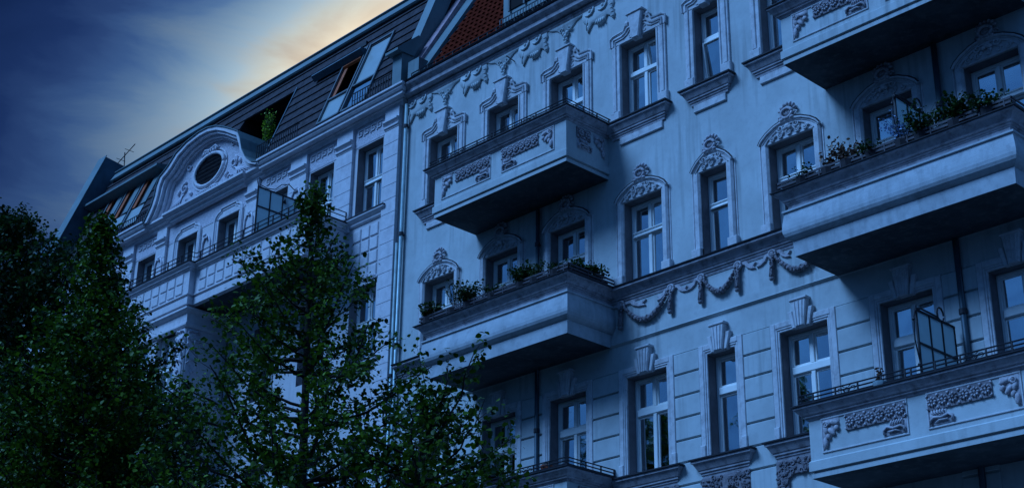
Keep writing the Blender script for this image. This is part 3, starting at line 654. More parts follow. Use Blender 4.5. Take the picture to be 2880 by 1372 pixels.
# --- drainpipes
def pipe(parent, x, y, z0, z1, r_=.055, material='pipe', joints=(), elbow=False):
    mb = MB().tube([(x, y, z0), (x, y, z1)], r_, 10)
    if elbow: mb.tube([(x, y, z1), (x + .02, y - .02, z1 + .12), (x + .1, y - .2, z1 + .25)], r_, 8)
    p_ = put(mb, 'downpipe', material, parent, True)
    for z in joints: put(MB().tube([(x, y, z - .05), (x, y, z + .05)], r_ * 1.35, 10).box(x - .02, x + .02, y, .03, z - .02, z + .02), 'pipe_bracket', 'lead', p_)
pipe(RH, -24.15, -.09, 0, 17.25, .05, 'zincD', (16.3, 15.0, 11.6, 10.4)); pipe(RH, -13.05, -.09, 0, 17.25, .06, 'zincD', (15.9, 15.0, 11.6, 10.6))
pipe(RH, -29.42, -.10, 0, 22.2, .055, 'pipe', (21.5, 18.2, 15.0, 12.0, 9.0))
pipe(RH, -29.62, -.07, 0, 18.0, .045, 'pipe', (14.2, 11.0))

# --- glazed screens on the right balconies
def screen(parent, X, y0, y1, z0, z1, cols, zm, curl=True, name='glass_screen'):
    f = MB(); r_ = .022
    ys = [y0 + (y1 - y0) * i / cols for i in range(cols + 1)]
    for i, y in enumerate(ys): f.box(X - .018, X + .018, y - .018, y + .018, z0, z1)
    for z in (z0, zm, z1): f.box(X - .02, X + .02, y0 - .02, y1 + .02, z - .02, z + .02)
    if curl:
        f.tube([(X, y0, z0 + .3), (X - .01, y0 - .1, z0 + .75), (X, y0 - .08, z1 - .15), (X, y0 + .02, z1 + .08)], .014, 5)
        f.tube([(X, y0, z1 + .02), (X, y0 + .2, z1 + .07), (X, y0 + .7, z1 + .06), (X, y0 + .8, z1 + .02)], .02, 5)
        f.tube([(X, y0 + .84 + .11 * math.cos(a), z1 + .13 + .14 * math.sin(a)) for a in [i * .6 for i in range(11)]], .018, 5)
        f.blob((X, y0 - .03, z0 + .3), .04, .04, .04); f.blob((X, y0 - .1, z1 - .2), .03, .03, .03)
    s_ = put(f, name, 'iron', parent)
    for i in range(cols):
        for a, b in ((z0, zm), (zm, z1)):
            put(MB().box(X - .004, X + .004, ys[i] + .02, ys[i + 1] - .02, a + .02, b - .02), 'screen_pane', 'panel', s_)
    return s_
screen(RH, -13.22, -1.46, -.2, 9.98, 11.31, 3, 10.69); screen(RH, -13.22, -1.46, -.2, 14.42, 15.62, 3, 14.95)

# --- red tiled roof, 60 degrees
TA = R(60); ty, tz_ = math.cos(TA), math.sin(TA)
def roofp(x, s_, n_=0.): return (x, -.05 + ty * s_ - tz_ * n_, 22.80 + tz_ * s_ + ty * n_)
rf = MB(); rf.add([roofp(-29.5, 0), roofp(XR1, 0), roofp(XR1, 5.2), roofp(-29.5, 5.2), (-29.5, 3.0, 22.6), (XR1, 3.0, 22.6)], [(0, 1, 2, 3), (0, 4, 5, 1), (3, 2, 5, 4)])
rf.box(-29.5, XR1, 2.4, 9, 26.8, 27.3)
roofR = put(rf, 'roof', 'tile', RH)
def tile_mesh():
    mb = MB(); n = 5; vs_ = []
    for k, s_ in enumerate((0, .40)):
        for t in (0, .035):
            for i in range(n):
                x = -.11 + .22 * i / (n - 1); hgt = .02 * math.sin(i / (n - 1) * math.pi * 2) + .03 - .03 * k
                vs_.append((x, ty * s_ - tz_ * (hgt + t - .02), tz_ * s_ + ty * (hgt + t - .02)))
    fs = [(n + i, n + i + 1, 3 * n + i + 1, 3 * n + i) for i in range(n - 1)] + [(i, i + 1, n + i + 1, n + i) for i in range(n - 1)]
    return mb.add(vs_, fs).mesh('tile')
tm = get('tile', tile_mesh, 'tile')
for r_ in range(15):
    for c_ in range(14):
        x = -28.68 + .222 * c_ + (.111 if r_ % 2 else 0)
        if x > -25.62: continue
        p = roofp(x, .05 + r_ * .30, .03); link('roof_tile', tm, roofR, (p[0], p[1], p[2]), (0, rnd.uniform(-.02, .02), rnd.uniform(-.02, .02)))
ds = MB()
q = [roofp(0, 0, .0), roofp(0, 5.2, .0)]
ds.prismx([(-.02, 23.2), (-.02, 26.0), (2.2, 26.4), (2.6, 26.9), roofp(0, .3)[1:]], -25.58, -22.2)
dm = put(ds, 'dormer', 'zinc', roofR)
put(MB().box(-25.3, -22.4, -.05, -.02, 23.5, 25.6), 'dormer_glass', 'dark', RH)
for c0 in range(6): put(MB().box(-25.34 + c0 * .58, -25.28 + c0 * .58, -.09, -.05, 23.45, 25.65), 'glazing_bar', 'frameG', RH)
# far section of the tiled roof seen past the dormer
# snow guard along the gutter
def fence_mesh(x0, x1, y, z0, z1, step=.16, lean=0.):
    mb = MB(); mb.tube([(x0, y, z0), (x1, y, z0)], .012, 5); mb.tube([(x0, y + lean, z1), (x1, y + lean, z1)], .018, 5); mb.tube([(x0, y + lean * .6, z0 + (z1 - z0) * .6), (x1, y + lean * .6, z0 + (z1 - z0) * .6)], .01, 5)
    n = int((x1 - x0) / step)
    for i in range(n + 1): mb.box(x0 + i * step - .012, x0 + i * step + .012, y - .01, y + .01 + lean * .0, z0, z1)
    return mb
put(fence_mesh(-29.2, -20.0, -.16, 22.86, 23.08, .35), 'snow_guard', 'iron', roofR)
put(fence_mesh(-25.6, -20.5, -.12, 22.9, 23.28, .11), 'snow_guard', 'frameG', roofR)
# party wall copings between the two roofs
def verge(parent, x0, x1, ang, s0, s1, n0, n1, material, name, base=(-.05, 22.8)):
    c_, s_ = math.cos(ang), math.sin(ang)
    P = lambda s, n: (base[0] + c_ * s - s_ * n, base[1] + s_ * s + c_ * n)
    return put(MB().prismx([P(s0, n0), P(s0, n1), P(s1, n1), P(s1, n0)], x0, x1), name, material, parent)
verge(RH, -29.70, -29.38, R(61), .9, 6, -.6, .20, 'rust', 'party_wall')
verge(RH, -29.36, -28.86, R(60), .35, 6, -.3, .13, 'zinc', 'party_wall_coping')
verge(RH, -28.86, -28.74, R(60), .35, 6, -.3, .02, 'zincD', 'valley_gutter')
put(MB().box(-29.42, -28.95, -.12, .8, 22.82, 23.55), 'chimney_flashing', 'zinc', RH)

# ================================================================== LEFT HOUSE
XL0, XL1 = -49.6, -29.72
LH = thing('apartment_house', 'lilac grey apartment house with a curved gable, oval window and dark mansard roof', 'house', ((XL0 + XL1) / 2, 0, 0))
LC = [-31.1, -33.4, -35.7, -38.27, -40.65, -43.2, -45.5, -47.8]
lh = []
for i, x in enumerate(LC):
    w_ = 1.16 if i not in (3, 4) else 1.14
    lh.append((x - w_ / 2, x + w_ / 2, 19.36 if i == 0 or i == 7 else 18.3, 21.62))
    for zt, zb in ((17.2, 14.9), (12.9, 10.6), (8.5, 6.2)): lh.append((x - w_ / 2, x + w_ / 2, zb, zt))
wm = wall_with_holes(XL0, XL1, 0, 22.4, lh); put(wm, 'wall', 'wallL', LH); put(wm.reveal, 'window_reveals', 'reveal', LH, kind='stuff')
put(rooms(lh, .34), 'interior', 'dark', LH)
put(MB().box(XL0, XL1, 2.1, 12, 0, 22.6).box(XL1 - .2, XL1, .02, 2.1, 0, 22.6).box(XL0, XL0 + .2, .02, 2.1, 0, 22.6), 'rear_wall', 'wallL', LH)
for k, (a, b, c_, d) in enumerate(lh):
    window(LH, (a + b) / 2, d, c_, round(b - a, 3), .26, -1.0 if d > 21 else -.98, .16, fancy=True, inner=[('curtain', -2.1, -.1, -.5, -.1)] if k % 4 == 1 else None)
put(MB().box(XL0, XL1, -.0, -.012, 21.66, 22.32), 'rough_frieze', 'roughL', LH)
# cornice with a break under the gable
lp = [(-.03, 22.30), (.05, 22.30), (.08, 22.34), (.10, 22.40), (.16, 22.43), (.16, 22.46), (.34, 22.47), (.34, 22.55), (.38, 22.57), (.42, 22.63), (.42, 22.68), (.47, 22.70), (.47, 22.76), (-.03, 22.80)]
put(MB().sweep(lp, [(-36.3, 0), (XL1 + .02, 0), (XL1 + .02, .3)]), 'cornice', 'trimL', LH); put(MB().sweep(lp, [(XL0, 0), (-43.0, 0)]), 'cornice', 'trimL', LH)
lp2 = [(-.03, 22.30), (.06, 22.30), (.1, 22.34), (.12, 22.42), (.20, 22.45), (.20, 22.49), (.26, 22.53), (.32, 22.58), (.32, 22.66), (-.03, 22.67)]
put(MB().sweep(lp2, [(-43.0, 0), (-41.5, 0), (-41.5, -.1), (-37.4, -.1), (-37.4, 0), (-36.3, 0)]), 'gable_ledge', 'trimL', LH)
# gable
GX, GZ = -39.6, 22.6
go = [(-3.35, .06), (-3.2, .25), (-2.95, .6), (-2.82, .95), (-2.76, 1.3), (-2.6, 1.58), (-2.3, 1.72), (-2.1, 1.84), (-1.7, 2.16), (-1.09, 2.37), (-.37, 2.47), (.15, 2.45), (.69, 2.32), (1.23, 2.07), (1.72, 1.80), (2.02, 1.62), (2.2, 1.3), (2.36, .86), (2.6, .5), (2.95, .22), (3.35, .06)]
gi = [(-2.85, .06), (-2.62, .28), (-2.44, .62), (-2.34, .95), (-2.28, 1.2), (-2.18, 1.36), (-1.95, 1.42), (-1.75, 1.55), (-1.4, 1.84), (-.95, 2.04), (-.3, 2.12), (.1, 2.1), (.6, 1.98), (1.1, 1.74), (1.5, 1.48), (1.78, 1.34), (1.92, 1.1), (2.05, .75), (2.25, .42), (2.5, .2), (2.85, .06)]
def ring(mb, A, B, yb, yf):
    n = len(A); vs_ = []
    for y in (yb, yf): vs_ += [(GX + x, y, GZ + z) for x, z in A] + [(GX + x, y, GZ + z) for x, z in B]
    fs = []
    for i in range(n - 1):
        fs += [(2 * n + i, 2 * n + i + 1, 3 * n + i + 1, 3 * n + i), (i, i + 1, 2 * n + i + 1, 2 * n + i), (n + i, n + i + 1, 3 * n + i + 1, 3 * n + i)]
    fs += [(0, n, 3 * n, 2 * n), (n - 1, 2 * n - 1, 4 * n - 1, 3 * n - 1)]
    return mb.add(vs_, fs)
mix = lambda t: [(a[0] * (1 - t) + b[0] * t, a[1] * (1 - t) + b[1] * t) for a, b in zip(go, gi)]
gb = put(MB().prism([(GX + x, GZ + z) for x, z in mix(.5)] + [(GX + 3.0, GZ - .2), (GX - 3.0, GZ - .2)], .25, -.02), 'gable', 'roughL', LH)
mb = ring(MB(), mix(0), mix(.35), .2, -.42); ring(mb, mix(.35), mix(.6), .1, -.34); ring(mb, mix(.6), mix(.85), .05, -.22); ring(mb, mix(.85), mix(1), .0, -.12)
put(mb, 'gable_moulding', 'trimL', gb)
zr = MB(); k = len(go); gz = [(x * 1.012, z + .03) for x, z in go]
zr.add([(GX + x, -.46, GZ + z) for x, z in gz] + [(GX + x, max(.1, (z - .2) / 2.747) + .5, GZ + z + .02) for x, z in gz], [(i, i + 1, k + i + 1, k + i) for i in range(k - 1)])
zo = put(zr, 'gable_roof', 'zinc', gb); sm = zo.modifiers.new('thick', 'SOLIDIFY'); sm.thickness = .03
ox, oz = -39.68, 23.72
def oval(rx, rz, rad, y, n=28): return MB().tube([(ox + math.cos(2 * math.pi * i / n) * rx, y, oz + math.sin(2 * math.pi * i / n) * rz) for i in range(n + 1)], rad, 6)
mo = oval(.86, .56, .07, -.06); mo.tube([(ox + math.cos(2 * math.pi * i / 28) * 1.0, -.04, oz + math.sin(2 * math.pi * i / 28) * .70) for i in range(29)], .035, 5)
ov = put(mo, 'oval_window', 'trimL', gb, True)
put(MB().add([(ox + math.cos(2 * math.pi * i / 28) * .86, -.035, oz + math.sin(2 * math.pi * i / 28) * .56) for i in range(28)], [tuple(range(28))]), 'dark_opening', 'dark', LH)
for i in range(7):
    z = -.45 + .15 * i; hx = .8 * math.sqrt(max(0, 1 - (z / .56) ** 2))
    put(MB().add([(ox - hx, -.045, oz + z - .03), (ox + hx, -.045, oz + z - .03), (ox + hx, -.09, oz + z + .03), (ox - hx, -.09, oz + z + .03)], [(0, 1, 2, 3)]), 'louvre_slat', 'slate', LH)
for sx in (-1, 1):
    rl = MB()
    rl.scroll((ox + sx * 1.45, 23.5), .22, 1.3, .045, -sx, 1.2, -.05); rl.scroll((ox + sx * 1.25, 22.98), .16, 1.2, .04, sx, 0, -.05); rl.scroll((ox + sx * 1.3, 24.25), .14, 1.1, .035, sx, 0, -.05)
    for i in range(6): rl.tube([(ox + sx * (1.55 - .02 * i), -.04, 23.3), (ox + sx * (1.7 + .1 * i), -.05, 23.05), (ox + sx * (1.6 + .22 * i), -.03, 22.85)], .022, 5)
    for i in range(5): rl.tube([(ox + sx * .1, -.04, 23.12), (ox + sx * (.15 + .12 * i), -.06, 23.0), (ox + sx * (.2 + .2 * i), -.04, 22.84)], .025, 5)
    rl.blob((ox + sx * 1.8, -.05, 23.45), .07, .05, .12, sx * .4); rl.blob((ox + sx * 1.05, -.05, 23.2), .12, .05, .07, sx * .6)
    put(rl, 'scroll_relief', 'reliefL', gb, True, kind='stuff')
rl = MB()
rl.tube([(ox - .5, -.06, 24.33), (ox - .3, -.09, 24.5), (ox, -.1, 24.42), (ox + .3, -.09, 24.5), (ox + .5, -.06, 24.33)], .05, 6)
for i in range(6): rl.blob((ox - .35 + .14 * i, -.1, 24.36), .05, .05, .09, (i - 2.5) * .2)
put(rl, 'gable_relief', 'reliefL', gb, True, kind='stuff')
# pilasters built of blocks, their capitals, meander friezes
PIL = [(-30.36, -29.74), (-32.6, -31.84), (-34.9, -34.08), (-37.2, -36.62), (-42.5, -41.9), (-44.7, -44.0), (-46.9, -46.3), (-49.6, -48.9)]
for j, (a, b) in enumerate(PIL):
    w_ = round(b - a, 3); z = 21.66
    n = 26 if j in (0, 7) else 6
    for i in range(n):
        link('stone_block', get(('pb', w_), lambda: MB().cbox(0, w_, .0, -.10, 0, .432, .008).mesh('stone_block'), 'trimL'), LH, (a, 0, z - .44 * (i + 1)))
    cp = MB().sweep([(-.02, 21.66), (.11, 21.66), (.12, 21.70), (.15, 21.72), (.15, 21.76), (.12, 21.77), (.12, 21.83), (.16, 21.85), (.2, 21.89), (.2, 21.95), (.11, 21.96), (.11, 22.31), (-.02, 22.31)], [(a, 0), (b, 0)])
    put(cp, 'capital', 'trimL', LH)
def meander(w_):
    mb = MB(); n = max(1, int(w_ / .27)); st = w_ / n; u = .028
    for i in range(n):
        x = i * st; 
        for (xa, xb, za, zb) in ((0, st * .9, .22, .25), (0, .03, .07, .22), (0, st * .55, .04, .07), (st * .52, st * .55 + .02, .07, .16), (st * .25, st * .55, .13, .16), (st * .87, st * .9, 0.0, .22), (st * .9, st, 0, .03)):
            mb.box(x + xa, x + xb, .0, -.03, za, zb)
    return mb.mesh('meander_frieze')
for i, x in enumerate(LC):
    if i in (3, 4): continue
    link('meander_frieze', get('mea', lambda: meander(1.16), 'trimL'), LH, (x - .58, -.012, 21.95))
# rounded surrounds of the two middle windows, cartouche shields beside them
for i in (3, 4):
    x = LC[i]; h = 2.4
    pts = [(-.78, -3.2), (-.78, .0), (-.72, .14), (-.6, .24), (-.45, .27), (-.42, .36), (.42, .36), (.45, .27), (.6, .24), (.72, .14), (.78, 0), (.78, -3.2)]
    mb = MB().tube([(x + a, -.03, 21.62 + b) for a, b in pts], .045, 6); mb.tube([(x + a * .86, -.02, 21.62 + b * .8 - .02) for a, b in pts], .03, 5)
    mb.cbox(x - .78, x - .57, 0, -.03, 18.4, 21.6, .01).cbox(x + .57, x + .78, 0, -.03, 18.4, 21.6, .01).cbox(x - .7, x + .7, 0, -.03, 21.62, 21.85, .01)
    put(mb, 'window_surround', 'trimL', LH)
for x in (-36.95, -39.46, -42.2, -34.5):
    mb = MB().tube([(x + a, -.12 if x != -39.46 else -.03, 20.6 + b) for a, b in [(-.2, -.5), (-.24, 0), (-.2, .45), (-.1, .62), (0, .55), (.1, .62), (.2, .45), (.24, 0), (.2, -.5), (.08, -.75), (-.08, -.75), (-.2, -.5)]], .035, 6)
    mb.scroll((x - .15, 19.75), .12, 1.2, .03, 1, 0, -.12); mb.scroll((x + .15, 19.7), .12, 1.2, .03, -1, 0, -.12); mb.blob((x, -.12, 21.25), .1, .05, .07)
    put(mb, 'cartouche_relief', 'reliefL', LH, True)
# sills right bay, square coffers below it
def sillL(x, z):
    s_ = put(MB().sweep([(-.02, z - .24), (.03, z - .24), (.06, z - .2), (.06, z - .16), (.10, z - .12), (.16, z - .05), (.16, z), (-.02, z + .02)], [(x - .74, 0), (x - .74, -.01), (x + .74, -.01), (x + .74, 0)]), 'window_sill', 'trimL', LH)
    put(MB().sweep([(-.02, z + .004), (.18, z + .004), (.18, z + .03), (-.02, z + .04)], [(x - .74, 0), (x - .74, -.01), (x + .74, -.01), (x + .74, 0)]), 'sill_flashing', 'lead', s_)
sillL(-31.1, 19.34); sillL(-31.1, 14.88); sillL(-47.8, 19.34)
for r_ in range(4):
    for c_ in range(3):
        link('coffer_panel', get('cof', lambda: MB().cbox(0, .34, .0, -.035, 0, .36, .02).mesh('coffer_panel'), 'trimL'), LH, (-31.66 + .39 * c_, 0, 18.60 - .415 * r_))
lf = MB(); leafy(lf, -31.6, -30.5, 17.3, 17.5, -.02, 30, 5, .06); put(lf, 'relief_lintel', 'reliefL', LH)
# long balcony
bx0, bx1 = -47.2, -32.0
jog = [(bx0, 0), (bx0, -1.42), (-41.75, -1.42), (-41.75, -1.62), (-37.6, -1.62), (-37.6, -1.42), (bx1, -1.42), (bx1, 0)]
bl = put(MB().sweep([(-.16, 17.98), (.0, 17.98), (.0, 18.2), (-.03, 18.21), (-.03, 18.25), (.03, 18.27), (.03, 18.31), (.0, 18.33), (.0, 19.05), (-.16, 19.05)], jog), 'balcony', 'trimL', LH)
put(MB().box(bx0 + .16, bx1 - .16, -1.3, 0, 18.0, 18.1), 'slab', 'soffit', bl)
put(MB().sweep([(-.14, 19.052), (.02, 19.052), (.05, 19.08), (.05, 19.11), (.09, 19.12), (.10, 19.17), (.17, 19.22), (.17, 19.25), (-.14, 19.26)], jog), 'coping', 'trimL', bl)
put(MB().sweep([(-.13, 19.262), (.20, 19.262), (.205, 19.285), (-.13, 19.30)], jog), 'coping_flashing', 'lead', bl)
sq = lambda: MB().cbox(0, .36, .0, -.03, 0, .30, .018).mesh('coffer_panel')
def panels(xa, xb, y):
    n = int((xb - xa) / .43); st = (xb - xa) / n
    for c_ in range(n):
        for z in (18.36, 18.70): link('coffer_panel', get('sq', sq, 'trimL'), bl, (xa + st * c_ + .03, y, z))
panels(-37.35, -32.2, -1.42); panels(-41.5, -37.85, -1.62); panels(-47.0, -42.0, -1.42)
mb = MB()
for h in (.22, .36): mb.tube([(x, y - .05, 19.29 + h) for x, y in jog[1:-1]] , .016, 5)
for h in (.22, .36): mb.tube([(bx1 + .05, -1.45, 19.29 + h), (bx1 + .05, -.02, 19.29 + h)], .016, 5)
rr = put(mb, 'railing', 'iron', bl)
pm = get('postL', lambda: MB().box(-.016, .016, -.016, .016, 0, .38).mesh('rail_post'), 'iron')
for i in range(13): x = bx1 - .1 - i * .75; link('rail_post', pm, rr, (x, -1.67 if x < -37.6 and x > -41.75 else -1.47, 19.28))
for y in (-.1, -.75): link('rail_post', pm, rr, (bx1 + .05, y, 19.28))
sc = screen(bl.parent, -34.55, -1.44, -.1, 19.1, 20.9, 3, 20.28, False)
put(MB().tube([(-34.55, -1.44, 20.92), (-34.55, -1.5, 21.1), (-34.55, -1.42, 21.2), (-34.55, -1.33, 21.12), (-34.55, -1.36, 21.02)], .013, 5)
    .tube([(-34.55, -1.38, 20.98), (-34.55, -1.1, 20.95), (-34.55, -.85, 21.0), (-34.55, -.6, 21.25), (-34.55, -.35, 21.33), (-34.55, -.12, 21.2), (-34.55, -.04, 20.9)], .015, 5), 'iron_scroll', 'iron', sc)
# oriel under the balcony with masked corner piers
ol = put(MB().box(-41.6, -37.75, -1.45, 0, 14.2, 14.9).box(-41.6, -37.75, -1.46, 0, 17.42, 17.97).box(-41.6, -41.1, -1.45, -.9, 14.9, 17.42).box(-38.28, -37.75, -1.45, -.9, 14.9, 17.42).box(-37.95, -37.76, -.9, 0, 14.9, 17.42).box(-39.85, -39.4, -1.45, -1.2, 14.9, 17.42)
         .box(-41.6, -37.75, -1.44, 0, 9.8, 13.2), 'oriel', 'wallL', LH)
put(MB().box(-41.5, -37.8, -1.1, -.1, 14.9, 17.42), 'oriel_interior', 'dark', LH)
put(MB().sweep([(-.03, 17.30), (.04, 17.30), (.08, 17.36), (.08, 17.42), (.03, 17.44), (.03, 17.74), (.10, 17.78), (.16, 17.84), (.16, 17.90), (-.03, 17.95)], U(-41.6, -37.75, -1.46)), 'oriel_cornice', 'trimL', ol)
put(MB().sweep([(-.03, 14.6), (.04, 14.6), (.10, 14.7), (.14, 14.78), (.2, 14.86), (.2, 14.93), (-.03, 14.95)], U(-41.6, -37.75, -1.46)), 'oriel_sill', 'trimL', ol)
for x in (-40.48, -38.84): window(LH, x, 17.3, 14.95, 1.1, -1.28, -.98, .16, fancy=True)
def mask_relief(y):
    mb = MB(); mb.cbox(-.22, .22, .0, -.04, -2.3, 0, .02)
    for sx in (-1, 1):
        mb.tube([(sx * .02, -.06, -.12), (sx * .1, -.08, -.06), (sx * .19, -.06, -.13)], .028, 5); mb.tube(spin((sx * .09, -.36), .05, 8, y=-.07), .018, 5); mb.blob((sx * .09, -.06, -.36), .03, .03, .03)
        mb.tube([(sx * .02, -.09, -.55), (sx * .1, -.08, -.6), (sx * .16, -.06, -.72), (sx * .2, -.05, -.9)], .03, 5); mb.blob((sx * .19, -.05, -.3), .04, .04, .07); mb.blob((sx * .2, -.05, -.5), .035, .04, .06)
        mb.tube([(sx * .0, -.06, -.95), (sx * .1, -.06, -1.0), (sx * .2, -.05, -1.12)], .025, 5)
    mb.blob((0, -.1, -.45), .035, .05, .1); mb.blob((0, -.06, -.68), .06, .04, .05)
    for i in range(3): mb.scroll((0, -1.35 - .28 * i), .08, 1.2, .025, 1, 0, -.06); mb.blob((0, -.06, -1.35 - .28 * i), .05, .04, .05)
    return mb.mesh('mask_relief', True)
mk = lambda: mask_relief(0)
for x in (-38.0, -41.35): link('mask_relief', get('mask', mk, 'reliefL'), LH, (x, -1.45, 17.28))
link('mask_relief', get('mask', mk, 'reliefL'), LH, (-37.75, -1.18, 17.28), (0, 0, R(90)))

# --- mansard roof, 70 degrees
MA = R(70); my, mz = math.cos(MA), math.sin(MA)
def mp_(x, z, n_=0.):  # point on the mansard face at height z
    s_ = (z - 22.8) / mz; return (x, .0 + my * s_ - mz * n_, z + my * n_)
ms = MB(); ms.add([mp_(XL0, 22.8, -.03), mp_(-39.7, 22.8, -.03), mp_(-39.7, 27.3, -.03), mp_(XL0, 27.3, -.03)], [(0, 1, 2, 3)])
def cell(x0, x1, z0, z1): ms.add([mp_(x0, z0, -.03), mp_(x1, z0, -.03), mp_(x1, z1, -.03), mp_(x0, z1, -.03)], [(0, 1, 2, 3)])
cell(-39.7, -36.76, 26.13, 27.3); cell(-39.7, -36.76, 22.8, 23.25); cell(-36.76, -29.8, 22.8, 23.25); cell(-36.76, -34.05, 23.25, 27.3); cell(-34.05, -31.68, 26.15, 27.3); cell(-31.68, -29.8, 23.25, 27.3)
mroof = put(ms, 'roof', 'slate', LH)
put(MB().box(XL0, XL1, 1.75, 10, 27.2, 27.42), 'roof_top', 'zincD', LH)
cz = 22.92; step_ = .385
OPEN = [(-39.7, -36.76, 23.25, 26.13), (-34.1, -31.66, 23.25, 26.15), (-48.6, -44.7, 23.5, 25.75), (-42.6, -36.9, 22.6, 24.9)]
i = 0
while cz < 26.9:
    segs = [(XL0 + .1, -29.85)]
    for (a, b, c_, d) in OPEN:
        if c_ < cz + .2 and cz + .2 < d:
            ns = []
            for (p, q_) in segs:
                if b <= p or a >= q_: ns.append((p, q_))
                else:
                    if a > p: ns.append((p, a))
                    if b < q_: ns.append((b, q_))
            segs = ns
    for (a, b) in segs:
        x = a
        while x < b - .05:
            e_ = min(b, x + 2.6); z1 = min(cz + step_ + .04, 26.97)
            A0, A1, B0, B1 = mp_(x, cz, .0), mp_(x, cz, .055), mp_(x, z1, .0), mp_(x, z1, .012)
            put(MB().prismx([A0[1:], A1[1:], B1[1:], B0[1:]], x + .003, e_ - .003), 'slate_course', 'slate', mroof); x = e_
    cz += step_; i += 1
# top fascia and gutter of the mansard
c0, c1 = mp_(0, 26.97, .0), mp_(0, 27.42, .0)
put(MB().prismx([(c0[1] - .02, 26.97), (c0[1] - .12, 26.97), (c0[1] - .16, 27.02), (c1[1] - .14, 27.36), (c1[1] - .2, 27.40), (c1[1] - .16, 27.46), (c1[1] + .2, 27.46), (c1[1] + .2, 26.97)], XL0 + .4, XL1 - .1), 'ridge_fascia', 'zinc', LH)
# roof terrace recess
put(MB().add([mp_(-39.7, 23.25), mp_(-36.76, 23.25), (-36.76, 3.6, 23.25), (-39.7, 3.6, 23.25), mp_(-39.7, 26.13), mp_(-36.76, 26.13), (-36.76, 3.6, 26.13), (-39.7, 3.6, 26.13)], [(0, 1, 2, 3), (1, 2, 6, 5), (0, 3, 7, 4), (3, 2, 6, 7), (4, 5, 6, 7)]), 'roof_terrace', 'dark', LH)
put(MB().tube([(-39.2, .12, 23.9), (-37.5, .12, 23.9), (-37.3, .9, 23.9)], .018, 5).tube([(-37.5, .12, 23.25), (-37.5, .12, 23.9)], .014, 5).tube([(-38.4, .12, 23.25), (-38.4, .12, 23.9)], .014, 5), 'terrace_rail', 'ironG', LH)
put(MB().prismx([mp_(0, 23.25, .0)[1:], mp_(0, 23.25, .07)[1:], mp_(0, 26.13, .07)[1:], mp_(0, 26.13, .0)[1:]], -36.76, -36.7), 'terrace_edge', 'zincD', LH)
# skylights
def skyl(x0, x1, z0, z1, split, name='skylight', top='dark', bottom='glassB'):
    mb = MB()
    for a, b in ((x0, x0 + .06), (x1 - .06, x1)): mb.prismx([mp_(0, z0, -.02)[1:], mp_(0, z0, .10)[1:], mp_(0, z1, .10)[1:], mp_(0, z1, -.02)[1:]], a, b)
    for z in (z0, split, z1 - .06): mb.prismx([mp_(0, z, -.02)[1:], mp_(0, z, .09)[1:], mp_(0, z + .06, .09)[1:], mp_(0, z + .06, -.02)[1:]], x0 + .06, x1 - .06)
    s_ = put(mb, name, 'frameG', mroof)
    for za, zb, m_, nn in ((z0 + .06, split, bottom, .03), (split + .06, z1 - .06, top, .03)):
        if m_ == 'open': continue
        put(MB().prismx([mp_(0, za, nn - .01)[1:], mp_(0, za, nn)[1:], mp_(0, zb, nn)[1:], mp_(0, zb, nn - .01)[1:]], x0 + .06, x1 - .06), 'skylight_pane', m_, LH)
put(MB().add([mp_(-34.1, 23.2, -.04), mp_(-31.66, 23.2, -.04), mp_(-31.66, 26.2, -.04), mp_(-34.1, 26.2, -.04)] + [(-34.1, 2.6, 23.2), (-31.66, 2.6, 23.2), (-31.66, 2.6, 26.2), (-34.1, 2.6, 26.2)], [(0, 1, 5, 4), (1, 2, 6, 5), (2, 3, 7, 6), (3, 0, 4, 7), (4, 5, 6, 7)]), 'skylight_lining', 'dark', LH)
skyl(-32.86, -31.68, 23.3, 26.12, 24.3, top='glassB', bottom='glass'); skyl(-34.06, -32.94, 23.32, 26.1, 24.28, top='open')
def tilted(x0, x1, z0, z1, n0, n1, m_):
    a, b = mp_(0, z0, n0), mp_(0, z1, n1); mb = MB().prismx([a[1:], (a[1] - .02, a[2]), (b[1] - .02, b[2]), b[1:]], x0, x1)
    return mb
put(MB().prismx([mp_(0, 25.72, .1)[1:], mp_(0, 25.8, .3)[1:], mp_(0, 25.86, .3)[1:], mp_(0, 25.98, .02)[1:]], -35.5, -32.96), 'roof_awning', 'zincD', LH)
put(MB().prismx([mp_(0, 25.62, .02)[1:], mp_(0, 25.66, .1)[1:], mp_(0, 25.7, .1)[1:], mp_(0, 25.7, .02)[1:]], -34.0, -33.1), 'wood_lintel', 'wood', LH)
put(MB().prismx([mp_(0, 24.35, -.02)[1:], mp_(0, 24.35, .02)[1:], mp_(0, 25.7, .02)[1:], mp_(0, 25.7, -.02)[1:]], -34.0, -33.82), 'window_jamb', 'wood', LH)
